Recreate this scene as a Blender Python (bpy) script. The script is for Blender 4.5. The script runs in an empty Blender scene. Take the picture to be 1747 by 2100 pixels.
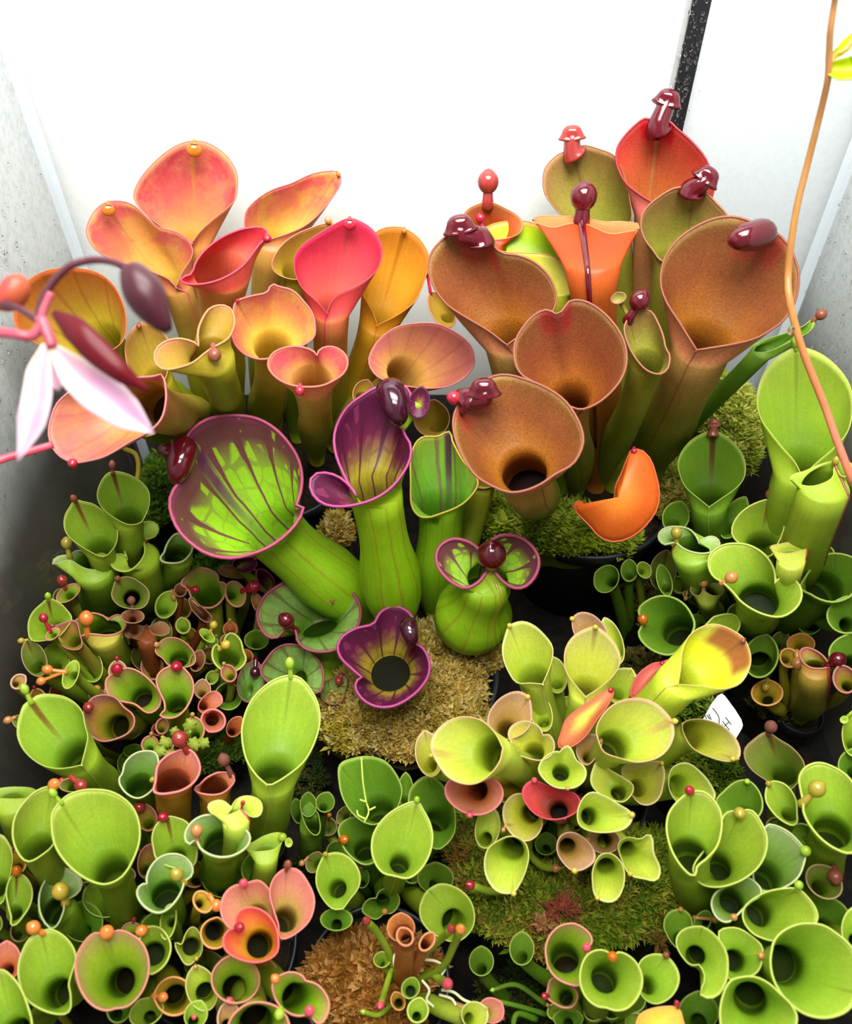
import bpy, math, random
import numpy as np
from mathutils import Vector
from mathutils.bvhtree import BVHTree
SC = bpy.context.scene
COL = SC.collection
random.seed(7)
RNG = np.random.default_rng(11)

# ------------------------------------------------------------------ camera
W, H, FPX = 1747.0, 2100.0, 1750.0
PITCH = math.radians(48.0)
CAM = np.array([0.0, 0.0, 0.486])
FW = np.array([0.0, math.cos(PITCH), -math.sin(PITCH)])
UP = np.array([0.0, math.sin(PITCH), math.cos(PITCH)])
RT = np.array([1.0, 0.0, 0.0])
cam_data = bpy.data.cameras.new('camera')
cam = bpy.data.objects.new('camera', cam_data)
COL.objects.link(cam)
cam.location = CAM
cam.rotation_euler = (math.pi / 2 - PITCH, 0, 0)
cam_data.sensor_fit = 'HORIZONTAL'
cam_data.sensor_width = 36.0
cam_data.lens = 36.0 * FPX / W
cam_data.clip_start = 0.01
cam_data.clip_end = 20
cam_data.dof.use_dof = True
cam_data.dof.focus_distance = 0.45
cam_data.dof.aperture_fstop = 13.0
SC.camera = cam

# ------------------------------------------------------------------ light
world = bpy.data.worlds.new('world')
SC.world = world
world.use_nodes = True
world.node_tree.nodes['Background'].inputs[0].default_value = (0.95, 0.97, 1.0, 1)
world.node_tree.nodes['Background'].inputs[1].default_value = 0.42


def area(name, loc, target, sx, sy, power, col=(1, 1, 1)):
    l = bpy.data.lights.new(name, 'AREA')
    l.shape = 'RECTANGLE'
    l.size, l.size_y, l.energy, l.color = sx, sy, power, col
    o = bpy.data.objects.new(name, l)
    COL.objects.link(o)
    o.location = loc
    d = Vector(target) - Vector(loc)
    o.rotation_euler = d.to_track_quat('-Z', 'Y').to_euler()
    return o


area('grow_and_fill_panel', (0.01, 0.30, 0.72), (0.01, 0.27, 0.0), 0.42, 0.16, 4.4, (1.0, 0.99, 0.965))
area('grow_and_fill_panel', (0.0, 0.02, 0.88), (0.0, 0.22, 0.05), 0.42, 0.16, 5.4, (1.0, 0.99, 0.965))  # added fill above the camera, brightens front plants and back wall
wash = area('wall_wash_fill', (0.0, 0.17, 0.82), (0.0, 0.463, 0.43), 0.40, 0.06, 0.50, (1.0, 0.995, 0.98))  # added narrow beam that whitens the back wall; no such lamp there
wash.data.spread = math.radians(56)
SC.view_settings.view_transform = 'Standard'
SC.view_settings.look = 'None'
SC.view_settings.exposure = 0.0
SC.view_settings.gamma = 1.0
SC.view_settings.use_curve_mapping = False


# ------------------------------------------------------------------ helpers
def ray(px, py):
    return RT * ((px - W / 2) / FPX) + UP * ((H / 2 - py) / FPX) + FW


def atz(px, py, z):
    d = ray(px, py)
    return CAM + d * ((z - CAM[2]) / d[2])


def aty(px, py, y):
    d = ray(px, py)
    return CAM + d * (y / d[1])


def att(px, py, t):
    return CAM + ray(px, py) * t


def depth(p):
    return float(np.dot(np.asarray(p) - CAM, FW))


def unit(v):
    v = np.asarray(v, float)
    return v / max(np.linalg.norm(v), 1e-12)


def lin(h):
    c = [int(h[i:i + 2], 16) / 255 for i in (0, 2, 4)]
    return tuple([x / 12.92 if x <= 0.04045 else ((x + 0.055) / 1.055) ** 2.4 for x in c] + [1.0])


def mesh_obj(name, verts, faces, mats, parent=None, midx=None, uv=None, smooth=True, cols=None):
    me = bpy.data.meshes.new(name)
    verts = np.asarray(verts, float)
    off = np.zeros(3)
    if parent is not None:
        q = parent
        while q is not None:
            off = off + np.array(q.location)
            q = q.parent
    me.from_pydata((verts - off).tolist(), [], faces)
    if not isinstance(mats, (list, tuple)):
        mats = [mats]
    for m in mats:
        me.materials.append(m)
    if midx is not None:
        me.polygons.foreach_set('material_index', np.asarray(midx, np.int32))
    if smooth:
        sm = np.ones(len(me.polygons), bool)
        for pi, q in enumerate(faces):
            if len(q) > 4: sm[pi] = False
        me.polygons.foreach_set('use_smooth', sm)
    if uv is not None:
        lay = me.uv_layers.new(name='UVMap')
        li = np.empty(len(me.loops), np.int32)
        me.loops.foreach_get('vertex_index', li)
        d = np.asarray(uv, np.float32)[li].copy()
        # keep the seam clean: a face that spans u=1 -> 0 gets u=1
        ls = np.empty(len(me.polygons), np.int32); me.polygons.foreach_get('loop_start', ls)
        lt = np.empty(len(me.polygons), np.int32); me.polygons.foreach_get('loop_total', lt)
        for n in (3, 4):
            ss = ls[lt == n]
            if len(ss):
                idx = ss[:, None] + np.arange(n)[None]
                u = d[idx, 0]
                bad = (u.max(1) - u.min(1)) > 0.5
                u2 = np.where((u < 0.25) & bad[:, None], u + 1.0, u)
                d[idx, 0] = u2
        lay.data.foreach_set('uv', d.reshape(-1))
    if cols is not None:
        at = me.color_attributes.new('tint', 'FLOAT_COLOR', 'POINT')
        at.data.foreach_set('color', np.asarray(cols, np.float32).reshape(-1))
    me.update()
    o = bpy.data.objects.new(name, me)
    COL.objects.link(o)
    if parent is not None:
        o.parent = parent
    return o


def empty(name, loc, label, cat, group=None):
    o = bpy.data.objects.new(name, None)
    COL.objects.link(o)
    o.location = loc
    o.empty_display_size = 0.02
    return tag(o, label, cat, group)


def tag(o, label, cat, group=None, kind=None):
    if label: o['label'] = label
    if cat: o['category'] = cat
    if group: o['group'] = group
    if kind: o['kind'] = kind
    return o


def tube(path, rad, n=8, cap=True):
    path = np.asarray(path, float)
    m = len(path)
    rad = np.broadcast_to(np.asarray(rad, float), (m,))
    T = np.gradient(path, axis=0)
    T /= np.linalg.norm(T, axis=1)[:, None] + 1e-12
    a = np.array([0, 0, 1.0]) if abs(T[0][2]) < 0.9 else np.array([1.0, 0, 0])
    e = unit(a - T[0] * np.dot(a, T[0]))
    V = []
    for i in range(m):
        e = unit(e - T[i] * np.dot(e, T[i]))
        b = np.cross(T[i], e)
        for k in range(n):
            p = 2 * math.pi * k / n
            V.append(path[i] + rad[i] * (math.cos(p) * e + math.sin(p) * b))
    F = []
    for i in range(m - 1):
        for k in range(n):
            F.append((i * n + k, i * n + (k + 1) % n, (i + 1) * n + (k + 1) % n, (i + 1) * n + k))
    if cap:
        F.append(tuple(range(n - 1, -1, -1)))
        F.append(tuple((m - 1) * n + k for k in range(n)))
    return np.array(V), F


def spline(pts, n):
    """open Catmull-Rom through pts, n samples"""
    P = np.asarray(pts, float)
    if len(P) == 2:
        return P[0] + (P[1] - P[0]) * np.linspace(0, 1, n)[:, None]
    E = np.vstack([2 * P[0] - P[1], P, 2 * P[-1] - P[-2]])
    out = []
    for s in np.linspace(0, len(P) - 1 - 1e-9, n):
        i = int(s); u = s - i
        a, b, c, d = E[i], E[i + 1], E[i + 2], E[i + 3]
        out.append(0.5 * (2 * b + (c - a) * u + (2 * a - 5 * b + 4 * c - d) * u * u + (3 * b - a - 3 * c + d) * u ** 3))
    return np.array(out)


def join(parts):
    V, F, n = [], [], 0
    for v, f in parts:
        V.append(np.asarray(v)); F += [tuple(i + n for i in q) for q in f]; n += len(v)
    return np.vstack(V), F


# ------------------------------------------------------------------ materials
def nmat(name):
    m = bpy.data.materials.new(name)
    m.use_nodes = True
    nt = m.node_tree
    nt.nodes.clear()
    return m, nt


def nd(nt, t, **kw):
    n = nt.nodes.new(t)
    for k, v in kw.items():
        setattr(n, k, v)
    return n


def mathn(nt, op, a, b=None, clamp=False):
    n = nd(nt, 'ShaderNodeMath', operation=op, use_clamp=clamp)
    for i, x in enumerate((a, b)):
        if x is None: continue
        if isinstance(x, (int, float)): n.inputs[i].default_value = x
        else: nt.links.new(x, n.inputs[i])
    return n.outputs[0]


def mixc(nt, fac, a, b):
    n = nd(nt, 'ShaderNodeMix', data_type='RGBA')
    for s, x in ((0, fac), (6, a), (7, b)):
        if isinstance(x, (int, float)): n.inputs[s].default_value = x
        elif isinstance(x, tuple): n.inputs[s].default_value = x
        else: nt.links.new(x, n.inputs[s])
    return n.outputs[2]


def smooth(nt, x, lo, hi):
    n = nd(nt, 'ShaderNodeMapRange', interpolation_type='SMOOTHSTEP')
    n.inputs[1].default_value, n.inputs[2].default_value = lo, hi
    nt.links.new(x, n.inputs[0])
    return n.outputs[0]


def ramp(nt, x, stops):
    n = nd(nt, 'ShaderNodeValToRGB')
    el = n.color_ramp.elements
    el[0].position, el[0].color = stops[0][0], lin(stops[0][1])
    el[1].position, el[1].color = stops[-1][0], lin(stops[-1][1])
    for p, c in stops[1:-1]:
        e = el.new(p); e.color = lin(c)
    nt.links.new(x, n.inputs[0])
    return n.outputs[0]


def noise(nt, scale, detail=3.0, vec=None, rough=0.55):
    n = nd(nt, 'ShaderNodeTexNoise')
    n.inputs['Scale'].default_value = scale
    n.inputs['Detail'].default_value = detail
    n.inputs['Roughness'].default_value = rough
    if vec is not None: nt.links.new(vec, n.inputs['Vector'])
    return n


def leaf_mat(name, stops, patch=None, grain=0.10, mid=None, vein=None, tip=None, rough=0.42, transl=0.24, spec=0.32, edge=None, bump=0.15):
    m, nt = nmat(name)
    tc = nd(nt, 'ShaderNodeTexCoord')
    uvs = nd(nt, 'ShaderNodeSeparateXYZ')
    nt.links.new(tc.outputs['UV'], uvs.inputs[0])
    u, v = uvs.outputs[0], uvs.outputs[1]
    wob = noise(nt, 45, 2, tc.outputs['Object'])
    vw = mathn(nt, 'ADD', v, mathn(nt, 'MULTIPLY', mathn(nt, 'SUBTRACT', wob.outputs[0], 0.5), 0.10))
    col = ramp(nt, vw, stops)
    if patch:
        pn = noise(nt, patch[1], 4, tc.outputs['Object'], 0.65)
        col = mixc(nt, mathn(nt, 'MULTIPLY', smooth(nt, pn.outputs[0], 0.46, 0.62), patch[2]), col, lin(patch[0]))
    bn_ = noise(nt, 38, 3, tc.outputs['Object'], .5)
    st_ = nd(nt, 'ShaderNodeCombineXYZ')
    nt.links.new(mathn(nt, 'MULTIPLY', u, 46.0), st_.inputs[0]); nt.links.new(mathn(nt, 'MULTIPLY', v, 2.2), st_.inputs[1])
    sn_ = noise(nt, 1.0, 3, st_.outputs[0], .6)
    vary = mathn(nt, 'ADD', mathn(nt, 'MULTIPLY', mathn(nt, 'SUBTRACT', bn_.outputs[0], .5), .55), mathn(nt, 'MULTIPLY', mathn(nt, 'SUBTRACT', sn_.outputs[0], .5), .30))
    # distance to the midrib (u = 0 == 1), 0 .. 0.5
    ud = mathn(nt, 'SUBTRACT', 0.5, mathn(nt, 'ABSOLUTE', mathn(nt, 'SUBTRACT', mathn(nt, 'FRACT', u), 0.5)))
    if tip:
        k = mathn(nt, 'MULTIPLY', mathn(nt, 'SUBTRACT', 1.0, smooth(nt, ud, tip[1] * 0.6, tip[1])), mathn(nt, 'SUBTRACT', 1.0, smooth(nt, vw, tip[2] * 0.6, tip[2])))
        col = mixc(nt, k, col, lin(tip[0]))
    if vein:
        vc, amt, au, av = vein[:4]
        vv = mathn(nt, 'ADD', mathn(nt, 'MULTIPLY', v, av), mathn(nt, 'MULTIPLY', wob.outputs[0], 1.1))
        uu = mathn(nt, 'ADD', mathn(nt, 'MULTIPLY', ud, au), mathn(nt, 'MULTIPLY', wob.outputs[1] if False else wob.outputs[0], 0.4))
        cv = nd(nt, 'ShaderNodeCombineXYZ')
        nt.links.new(uu, cv.inputs[0]); nt.links.new(vv, cv.inputs[1])
        vo = nd(nt, 'ShaderNodeTexVoronoi', feature='DISTANCE_TO_EDGE')
        vo.inputs['Scale'].default_value = 1.0
        vo.inputs['Randomness'].default_value = 0.55
        nt.links.new(cv.outputs[0], vo.inputs['Vector'])
        # long ribs running from rim to throat
        fr = mathn(nt, 'ABSOLUTE', mathn(nt, 'SUBTRACT', mathn(nt, 'FRACT', mathn(nt, 'ADD', mathn(nt, 'MULTIPLY', ud, au * 0.5), mathn(nt, 'MULTIPLY', wob.outputs[0], 0.25))), 0.5))
        wide = mathn(nt, 'MULTIPLY', mathn(nt, 'SUBTRACT', 1.0, smooth(nt, v, 0.03, vein[4])), vein[5])
        rib = mathn(nt, 'SUBTRACT', 1.0, smooth(nt, mathn(nt, 'SUBTRACT', fr, mathn(nt, 'MULTIPLY', wide, 0.13)), 0.03, 0.09))
        net = mathn(nt, 'SUBTRACT', 1.0, smooth(nt, mathn(nt, 'SUBTRACT', vo.outputs['Distance'], mathn(nt, 'MULTIPLY', wide, 0.24)), 0.03, 0.10))
        k = mathn(nt, 'MULTIPLY', mathn(nt, 'MAXIMUM', rib, mathn(nt, 'MULTIPLY', net, mathn(nt, 'ADD', 0.25, wide), True)), amt)
        col = mixc(nt, k, col, lin(vc))
    if not mid and not vein:
        mw = mathn(nt, 'MULTIPLY', mathn(nt, 'SUBTRACT', 1.0, smooth(nt, ud, .002, .011)), mathn(nt, 'SUBTRACT', 1.0, smooth(nt, v, .1, .5)))
        col = mixc(nt, mathn(nt, 'MULTIPLY', mw, .28), col, lin('4c4410'))
    if mid:
        mw = mathn(nt, 'MULTIPLY', mathn(nt, 'SUBTRACT', 1.0, smooth(nt, ud, mid[1] * 0.35, mid[1])), mathn(nt, 'SUBTRACT', 1.0, smooth(nt, v, mid[2] * 0.3, mid[2])))
        col = mixc(nt, mathn(nt, 'MULTIPLY', mw, mid[3]), col, lin(mid[0]))
    fine = noise(nt, 900, 3, tc.outputs['Object'], 0.7)
    hsv = nd(nt, 'ShaderNodeHueSaturation')
    oi = nd(nt, 'ShaderNodeObjectInfo')
    val = mathn(nt, 'ADD', 1.0, mathn(nt, 'MULTIPLY', mathn(nt, 'SUBTRACT', fine.outputs[0], 0.5), grain * 5))
    val = mathn(nt, 'MULTIPLY', val, mathn(nt, 'ADD', 1.0, vary))
    val = mathn(nt, 'MULTIPLY', val, mathn(nt, 'ADD', 0.93, mathn(nt, 'MULTIPLY', oi.outputs['Random'], 0.13)))
    nt.links.new(mathn(nt, 'ADD', 0.495, mathn(nt, 'MULTIPLY', oi.outputs['Random'], 0.012)), hsv.inputs['Hue'])
    nt.links.new(val, hsv.inputs['Value'])
    nt.links.new(col, hsv.inputs['Color'])
    col = hsv.outputs[0]
    p = nd(nt, 'ShaderNodeBsdfPrincipled')
    p.inputs['Roughness'].default_value = rough
    p.inputs['Specular IOR Level'].default_value = spec
    nt.links.new(col, p.inputs['Base Color'])
    if bump:
        bn = nd(nt, 'ShaderNodeBump')
        bn.inputs['Strength'].default_value = bump
        bn.inputs['Distance'].default_value = 0.0004
        nt.links.new(fine.outputs[0], bn.inputs['Height'])
        nt.links.new(bn.outputs[0], p.inputs['Normal'])
    tr = nd(nt, 'ShaderNodeBsdfTranslucent')
    nt.links.new(col, tr.inputs['Color'])
    mx = nd(nt, 'ShaderNodeMixShader')
    mx.inputs[0].default_value = transl
    nt.links.new(p.outputs[0], mx.inputs[1]); nt.links.new(tr.outputs[0], mx.inputs[2])
    out = nd(nt, 'ShaderNodeOutputMaterial')
    nt.links.new(mx.outputs[0], out.inputs[0])
    return m


def plain(name, hexc, rough=0.4, spec=0.4, coat=0.0, var=0.0, scale=200, hex2=None, transl=0.0, bump=0.0, emit=0):
    m, nt = nmat(name)
    p = nd(nt, 'ShaderNodeBsdfPrincipled')
    tc = nd(nt, 'ShaderNodeTexCoord')
    n = noise(nt, scale, 4, tc.outputs['Object'])
    col = mixc(nt, smooth(nt, n.outputs[0], 0.35, 0.65) if (var or hex2) else 0.0, lin(hexc), lin(hex2 or hexc))
    nt.links.new(col, p.inputs['Base Color'])
    p.inputs['Roughness'].default_value = rough
    p.inputs['Specular IOR Level'].default_value = spec
    p.inputs['Coat Weight'].default_value = coat
    p.inputs['Coat Roughness'].default_value = 0.08
    if bump:
        bn = nd(nt, 'ShaderNodeBump')
        bn.inputs['Strength'].default_value = bump
        bn.inputs['Distance'].default_value = 0.002
        nt.links.new(n.outputs[0], bn.inputs['Height'])
        nt.links.new(bn.outputs[0], p.inputs['Normal'])
    sh = p.outputs[0]
    if transl:
        tr = nd(nt, 'ShaderNodeBsdfTranslucent')
        nt.links.new(col, tr.inputs['Color'])
        mx = nd(nt, 'ShaderNodeMixShader')
        mx.inputs[0].default_value = transl
        nt.links.new(sh, mx.inputs[1]); nt.links.new(tr.outputs[0], mx.inputs[2])
        sh = mx.outputs[0]
    out = nd(nt, 'ShaderNodeOutputMaterial')
    nt.links.new(sh, out.inputs[0])
    return m


def tint_mat(name, rough=0.6, transl=0.3):
    m, nt = nmat(name)
    a = nd(nt, 'ShaderNodeAttribute', attribute_name='tint')
    p = nd(nt, 'ShaderNodeBsdfPrincipled')
    p.inputs['Roughness'].default_value = rough
    p.inputs['Specular IOR Level'].default_value = 0.3
    nt.links.new(a.outputs['Color'], p.inputs['Base Color'])
    tr = nd(nt, 'ShaderNodeBsdfTranslucent')
    nt.links.new(a.outputs['Color'], tr.inputs['Color'])
    mx = nd(nt, 'ShaderNodeMixShader')
    mx.inputs[0].default_value = transl
    nt.links.new(p.outputs[0], mx.inputs[1]); nt.links.new(tr.outputs[0], mx.inputs[2])
    out = nd(nt, 'ShaderNodeOutputMaterial')
    nt.links.new(mx.outputs[0], out.inputs[0])
    return m


# inner ramp (rim, upper, middle, throat, deep), outer (top, bottom), rim colour, options
PAL = {
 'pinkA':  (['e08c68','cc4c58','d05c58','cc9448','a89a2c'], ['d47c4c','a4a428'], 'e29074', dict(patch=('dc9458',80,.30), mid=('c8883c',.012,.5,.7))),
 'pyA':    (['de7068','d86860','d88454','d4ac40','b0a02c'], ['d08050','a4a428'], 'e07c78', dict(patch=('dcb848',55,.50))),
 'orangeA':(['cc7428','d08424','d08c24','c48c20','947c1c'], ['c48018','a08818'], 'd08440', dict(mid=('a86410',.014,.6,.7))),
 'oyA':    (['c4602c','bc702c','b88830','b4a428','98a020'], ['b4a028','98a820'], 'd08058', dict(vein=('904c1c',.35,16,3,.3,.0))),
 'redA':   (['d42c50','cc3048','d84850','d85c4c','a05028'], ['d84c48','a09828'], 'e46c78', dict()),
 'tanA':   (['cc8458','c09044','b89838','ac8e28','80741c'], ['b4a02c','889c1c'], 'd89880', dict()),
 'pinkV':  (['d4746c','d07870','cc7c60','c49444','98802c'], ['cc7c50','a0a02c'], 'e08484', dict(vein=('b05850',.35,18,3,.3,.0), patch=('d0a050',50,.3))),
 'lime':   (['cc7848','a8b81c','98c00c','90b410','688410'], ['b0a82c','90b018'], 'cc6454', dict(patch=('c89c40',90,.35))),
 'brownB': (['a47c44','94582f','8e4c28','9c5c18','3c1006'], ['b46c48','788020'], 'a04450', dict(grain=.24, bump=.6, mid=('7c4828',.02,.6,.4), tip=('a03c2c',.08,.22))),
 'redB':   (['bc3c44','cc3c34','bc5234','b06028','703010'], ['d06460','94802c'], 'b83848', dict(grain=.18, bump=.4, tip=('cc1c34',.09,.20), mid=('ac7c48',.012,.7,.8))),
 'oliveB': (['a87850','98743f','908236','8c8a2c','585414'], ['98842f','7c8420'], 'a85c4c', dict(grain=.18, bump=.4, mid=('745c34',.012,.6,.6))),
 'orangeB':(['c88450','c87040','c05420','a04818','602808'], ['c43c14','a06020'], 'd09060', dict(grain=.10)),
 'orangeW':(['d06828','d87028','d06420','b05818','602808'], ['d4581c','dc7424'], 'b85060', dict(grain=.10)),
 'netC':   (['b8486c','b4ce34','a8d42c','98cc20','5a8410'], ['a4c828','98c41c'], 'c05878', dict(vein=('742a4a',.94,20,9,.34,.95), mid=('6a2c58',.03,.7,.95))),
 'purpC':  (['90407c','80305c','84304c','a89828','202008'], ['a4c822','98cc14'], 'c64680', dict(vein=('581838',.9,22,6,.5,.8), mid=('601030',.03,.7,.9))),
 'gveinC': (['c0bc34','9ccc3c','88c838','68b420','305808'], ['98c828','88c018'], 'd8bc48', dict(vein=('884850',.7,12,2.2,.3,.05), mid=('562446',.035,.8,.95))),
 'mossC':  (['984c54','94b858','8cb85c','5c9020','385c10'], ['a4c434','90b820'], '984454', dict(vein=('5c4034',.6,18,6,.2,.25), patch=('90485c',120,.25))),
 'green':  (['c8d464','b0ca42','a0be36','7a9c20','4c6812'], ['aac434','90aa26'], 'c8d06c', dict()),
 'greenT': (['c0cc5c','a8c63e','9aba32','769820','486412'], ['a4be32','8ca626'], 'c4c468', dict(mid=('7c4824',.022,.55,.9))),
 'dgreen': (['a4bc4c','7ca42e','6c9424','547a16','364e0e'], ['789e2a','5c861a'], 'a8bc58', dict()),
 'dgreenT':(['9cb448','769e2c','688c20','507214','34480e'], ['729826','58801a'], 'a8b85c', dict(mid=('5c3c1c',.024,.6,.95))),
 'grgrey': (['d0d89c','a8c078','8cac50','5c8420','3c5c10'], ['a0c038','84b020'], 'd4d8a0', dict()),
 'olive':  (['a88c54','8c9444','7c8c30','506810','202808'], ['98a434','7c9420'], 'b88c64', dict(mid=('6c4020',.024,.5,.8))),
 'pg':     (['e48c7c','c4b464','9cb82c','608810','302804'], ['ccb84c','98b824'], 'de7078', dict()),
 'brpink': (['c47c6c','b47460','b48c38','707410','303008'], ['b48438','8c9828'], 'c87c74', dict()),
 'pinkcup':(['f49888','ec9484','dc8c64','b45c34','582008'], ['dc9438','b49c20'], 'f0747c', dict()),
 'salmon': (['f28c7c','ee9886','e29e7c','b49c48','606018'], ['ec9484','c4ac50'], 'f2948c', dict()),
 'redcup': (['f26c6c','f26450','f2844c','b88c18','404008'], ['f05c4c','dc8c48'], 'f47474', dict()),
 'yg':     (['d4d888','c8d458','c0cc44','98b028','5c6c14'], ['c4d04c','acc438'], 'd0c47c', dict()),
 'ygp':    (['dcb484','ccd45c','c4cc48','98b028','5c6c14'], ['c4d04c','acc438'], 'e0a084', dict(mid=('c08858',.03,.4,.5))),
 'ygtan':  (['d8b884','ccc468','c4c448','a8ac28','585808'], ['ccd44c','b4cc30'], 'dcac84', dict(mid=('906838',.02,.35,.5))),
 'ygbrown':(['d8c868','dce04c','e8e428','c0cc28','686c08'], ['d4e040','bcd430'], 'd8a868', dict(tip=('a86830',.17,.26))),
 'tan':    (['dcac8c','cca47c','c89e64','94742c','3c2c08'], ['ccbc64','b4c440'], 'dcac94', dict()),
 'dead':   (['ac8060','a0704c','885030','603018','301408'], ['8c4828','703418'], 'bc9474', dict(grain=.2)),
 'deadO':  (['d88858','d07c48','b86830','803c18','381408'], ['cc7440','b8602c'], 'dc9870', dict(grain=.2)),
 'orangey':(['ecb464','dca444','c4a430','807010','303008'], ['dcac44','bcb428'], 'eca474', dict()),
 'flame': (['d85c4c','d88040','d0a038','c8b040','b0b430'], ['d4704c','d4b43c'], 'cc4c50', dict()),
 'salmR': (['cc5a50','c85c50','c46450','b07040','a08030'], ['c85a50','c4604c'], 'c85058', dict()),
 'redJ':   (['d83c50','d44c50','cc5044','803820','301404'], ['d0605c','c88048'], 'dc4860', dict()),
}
SPC = {'wine': ('560616', .14), 'red': ('a41830', .18), 'amber': ('b4620f', .08), 'orange': ('dc8038', .2), 'olive': ('a49430', .2),
       'brown': ('84442e', .35), 'green': ('98b830', .25), 'pink': ('d85060', .2), 'black': ('3a0c20', .15), 'tan': ('c08448', .22),
       'yellow': ('d0b03c', .25), 'crumb': ('744030', .8), 'redbr': ('94302a', .2)}
MATS = {}


def mixhex(a, b, t):
    return ''.join('%02x' % int(int(a[i:i + 2], 16) * (1 - t) + int(b[i:i + 2], 16) * t) for i in (0, 2, 4))


def pal_mats(k):
    if k in MATS: return MATS[k]
    inn, outc, rimc, opt = PAL[k]
    o1 = dict(opt)
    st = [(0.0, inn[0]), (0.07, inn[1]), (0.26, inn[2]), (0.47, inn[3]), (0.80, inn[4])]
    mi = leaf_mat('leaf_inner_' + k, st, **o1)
    o2 = {a: b for a, b in opt.items() if a in ('grain', 'patch')}
    if 'C' in k and 'vein' in opt:
        o2['vein'] = ('a07a20', .45, 20, 9, .3, .0)
    if 'patch' in o2: o2['patch'] = (o2['patch'][0], o2['patch'][1], o2['patch'][2] * .4)
    mo = leaf_mat('leaf_outer_' + k, [(0.0, outc[0]), (0.35, outc[0]), (0.75, outc[1]), (1.0, outc[1])], **o2)
    mr = plain('leaf_rim_' + k, mixhex(mixhex(rimc, inn[0], .4), inn[1], 0 if 'vein' in opt else .35), .4, .4, transl=.25)
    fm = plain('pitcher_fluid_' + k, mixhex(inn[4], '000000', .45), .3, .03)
    MATS[k] = (mi, mo, mr, fm)
    return MATS[k]


def spoon_mat(k):
    if 'sp_' + k not in MATS:
        c, r = SPC[k]
        MATS['sp_' + k] = plain('nectar_spoon_' + k, c, r, .6, coat=.2 if r < .3 else 0, transl=.05)
    return MATS['sp_' + k]



# ------------------------------------------------------------------ pitcher builder
PLANTS = {}
MOUTHS = []
TREES = []          # (plant key, search tree of each pitcher) so that young pitchers find room
POTS = {}           # plant key -> centre x, y, radius of the pot it grows in
XLIM = (-0.2105, 0.2345)   # just inside the two side panes


def tree(V, F):
    return BVHTree.FromPolygons([Vector(p) for p in V], F)


def plant(key, px, py, bz, label, z, spread=.35, name='pitcher_plant'):
    loc = atz(px, py, bz)
    e = empty(name, loc, label, 'pitcher plant', 'pitcher plants in the glass tank')
    PLANTS[key] = dict(e=e, loc=loc, bz=bz, z=z, spread=spread)


def contour(shape, f):
    """dense closed contour, tip first, clockwise in the image; returns Nx2 and N"""
    if isinstance(shape, tuple):
        cx, cy, a, b, ang = shape
        r = math.radians(ang)
        up = np.array([math.sin(r), -math.cos(r)]); rt = np.array([math.cos(r), math.sin(r)])
        pts = []
        for i in range(20):
            p = 2 * math.pi * i / 20
            yy = math.cos(p)
            k = 1.0 - 0.10 * max(yy, 0) ** 2
            pts.append((np.array([cx, cy]) + rt * a * math.sin(p) * k + up * b * yy * (1.06 if i == 0 else 1), 0))
        fi = 10
    else:
        pts = [(np.array(p[:2], float), p[2] if len(p) > 2 else 0) for p in shape]
        A = np.array([p[0] for p in pts])
        ar = 0.5 * np.sum(A[:, 0] * np.roll(A[:, 1], -1) - np.roll(A[:, 0], -1) * A[:, 1])
        if ar < 0:     # y grows downwards: clockwise on screen has positive area
            pts = [pts[0]] + pts[1:][::-1]
            A = np.array([p[0] for p in pts])
        if f is None:
            d = np.linalg.norm(A - A[0], axis=1); fi = int(np.argmax(d))
        else:
            d = np.linalg.norm(A - np.array(f[:2]), axis=1); d[0] = 1e9; fi = int(np.argmin(d))
            if len(f) > 2: pts[fi] = (pts[fi][0], 1)
    A = np.array([p[0] for p in pts]); n = len(A)
    tan = (np.roll(A, -1, 0) - np.roll(A, 1, 0)) * 0.5
    dense, idx = [], []
    for i in range(n):
        j = (i + 1) % n
        L = np.linalg.norm(A[j] - A[i])
        ti = tan[i] / max(np.linalg.norm(tan[i]), 1e-6) * L
        tj = tan[j] / max(np.linalg.norm(tan[j]), 1e-6) * L
        if pts[i][1]: ti = (A[j] - A[i])
        if pts[j][1]: tj = (A[j] - A[i])
        idx.append(len(dense))
        for s in np.linspace(0, 1, 12, endpoint=False):
            h00 = 2 * s ** 3 - 3 * s ** 2 + 1; h10 = s ** 3 - 2 * s ** 2 + s; h01 = -2 * s ** 3 + 3 * s ** 2; h11 = s ** 3 - s ** 2
            dense.append(h00 * A[i] + h10 * ti + h01 * A[j] + h11 * tj)
    D = np.array(dense)
    return D, idx[fi]


def resample(D, fi, n):
    D2 = np.vstack([D, D[:1]])
    s = np.concatenate([[0], np.cumsum(np.linalg.norm(np.diff(D2, axis=0), axis=1))])
    h = n // 2
    q = np.concatenate([np.linspace(0, s[fi], h, endpoint=False), np.linspace(s[fi], s[-1], n - h, endpoint=False)])
    return np.stack([np.interp(q, s, D2[:, 0]), np.interp(q, s, D2[:, 1])], 1), h


def uvsphere(nu, nv):
    V = [(0, 0, 1.0)]
    for j in range(1, nv):
        a = math.pi * j / nv
        for i in range(nu):
            b = 2 * math.pi * i / nu
            V.append((math.sin(a) * math.cos(b), math.sin(a) * math.sin(b), math.cos(a)))
    V.append((0, 0, -1.0))
    F = []
    for i in range(nu):
        F.append((0, 1 + i, 1 + (i + 1) % nu))
        for j in range(nv - 2):
            o = 1 + j * nu
            F.append((o + i, o + nu + i, o + nu + (i + 1) % nu, o + (i + 1) % nu))
        o = 1 + (nv - 2) * nu
        F.append((o + i, len(V) - 1, o + (i + 1) % nu))
    return np.array(V), F


SPH = uvsphere(16, 10)


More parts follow.
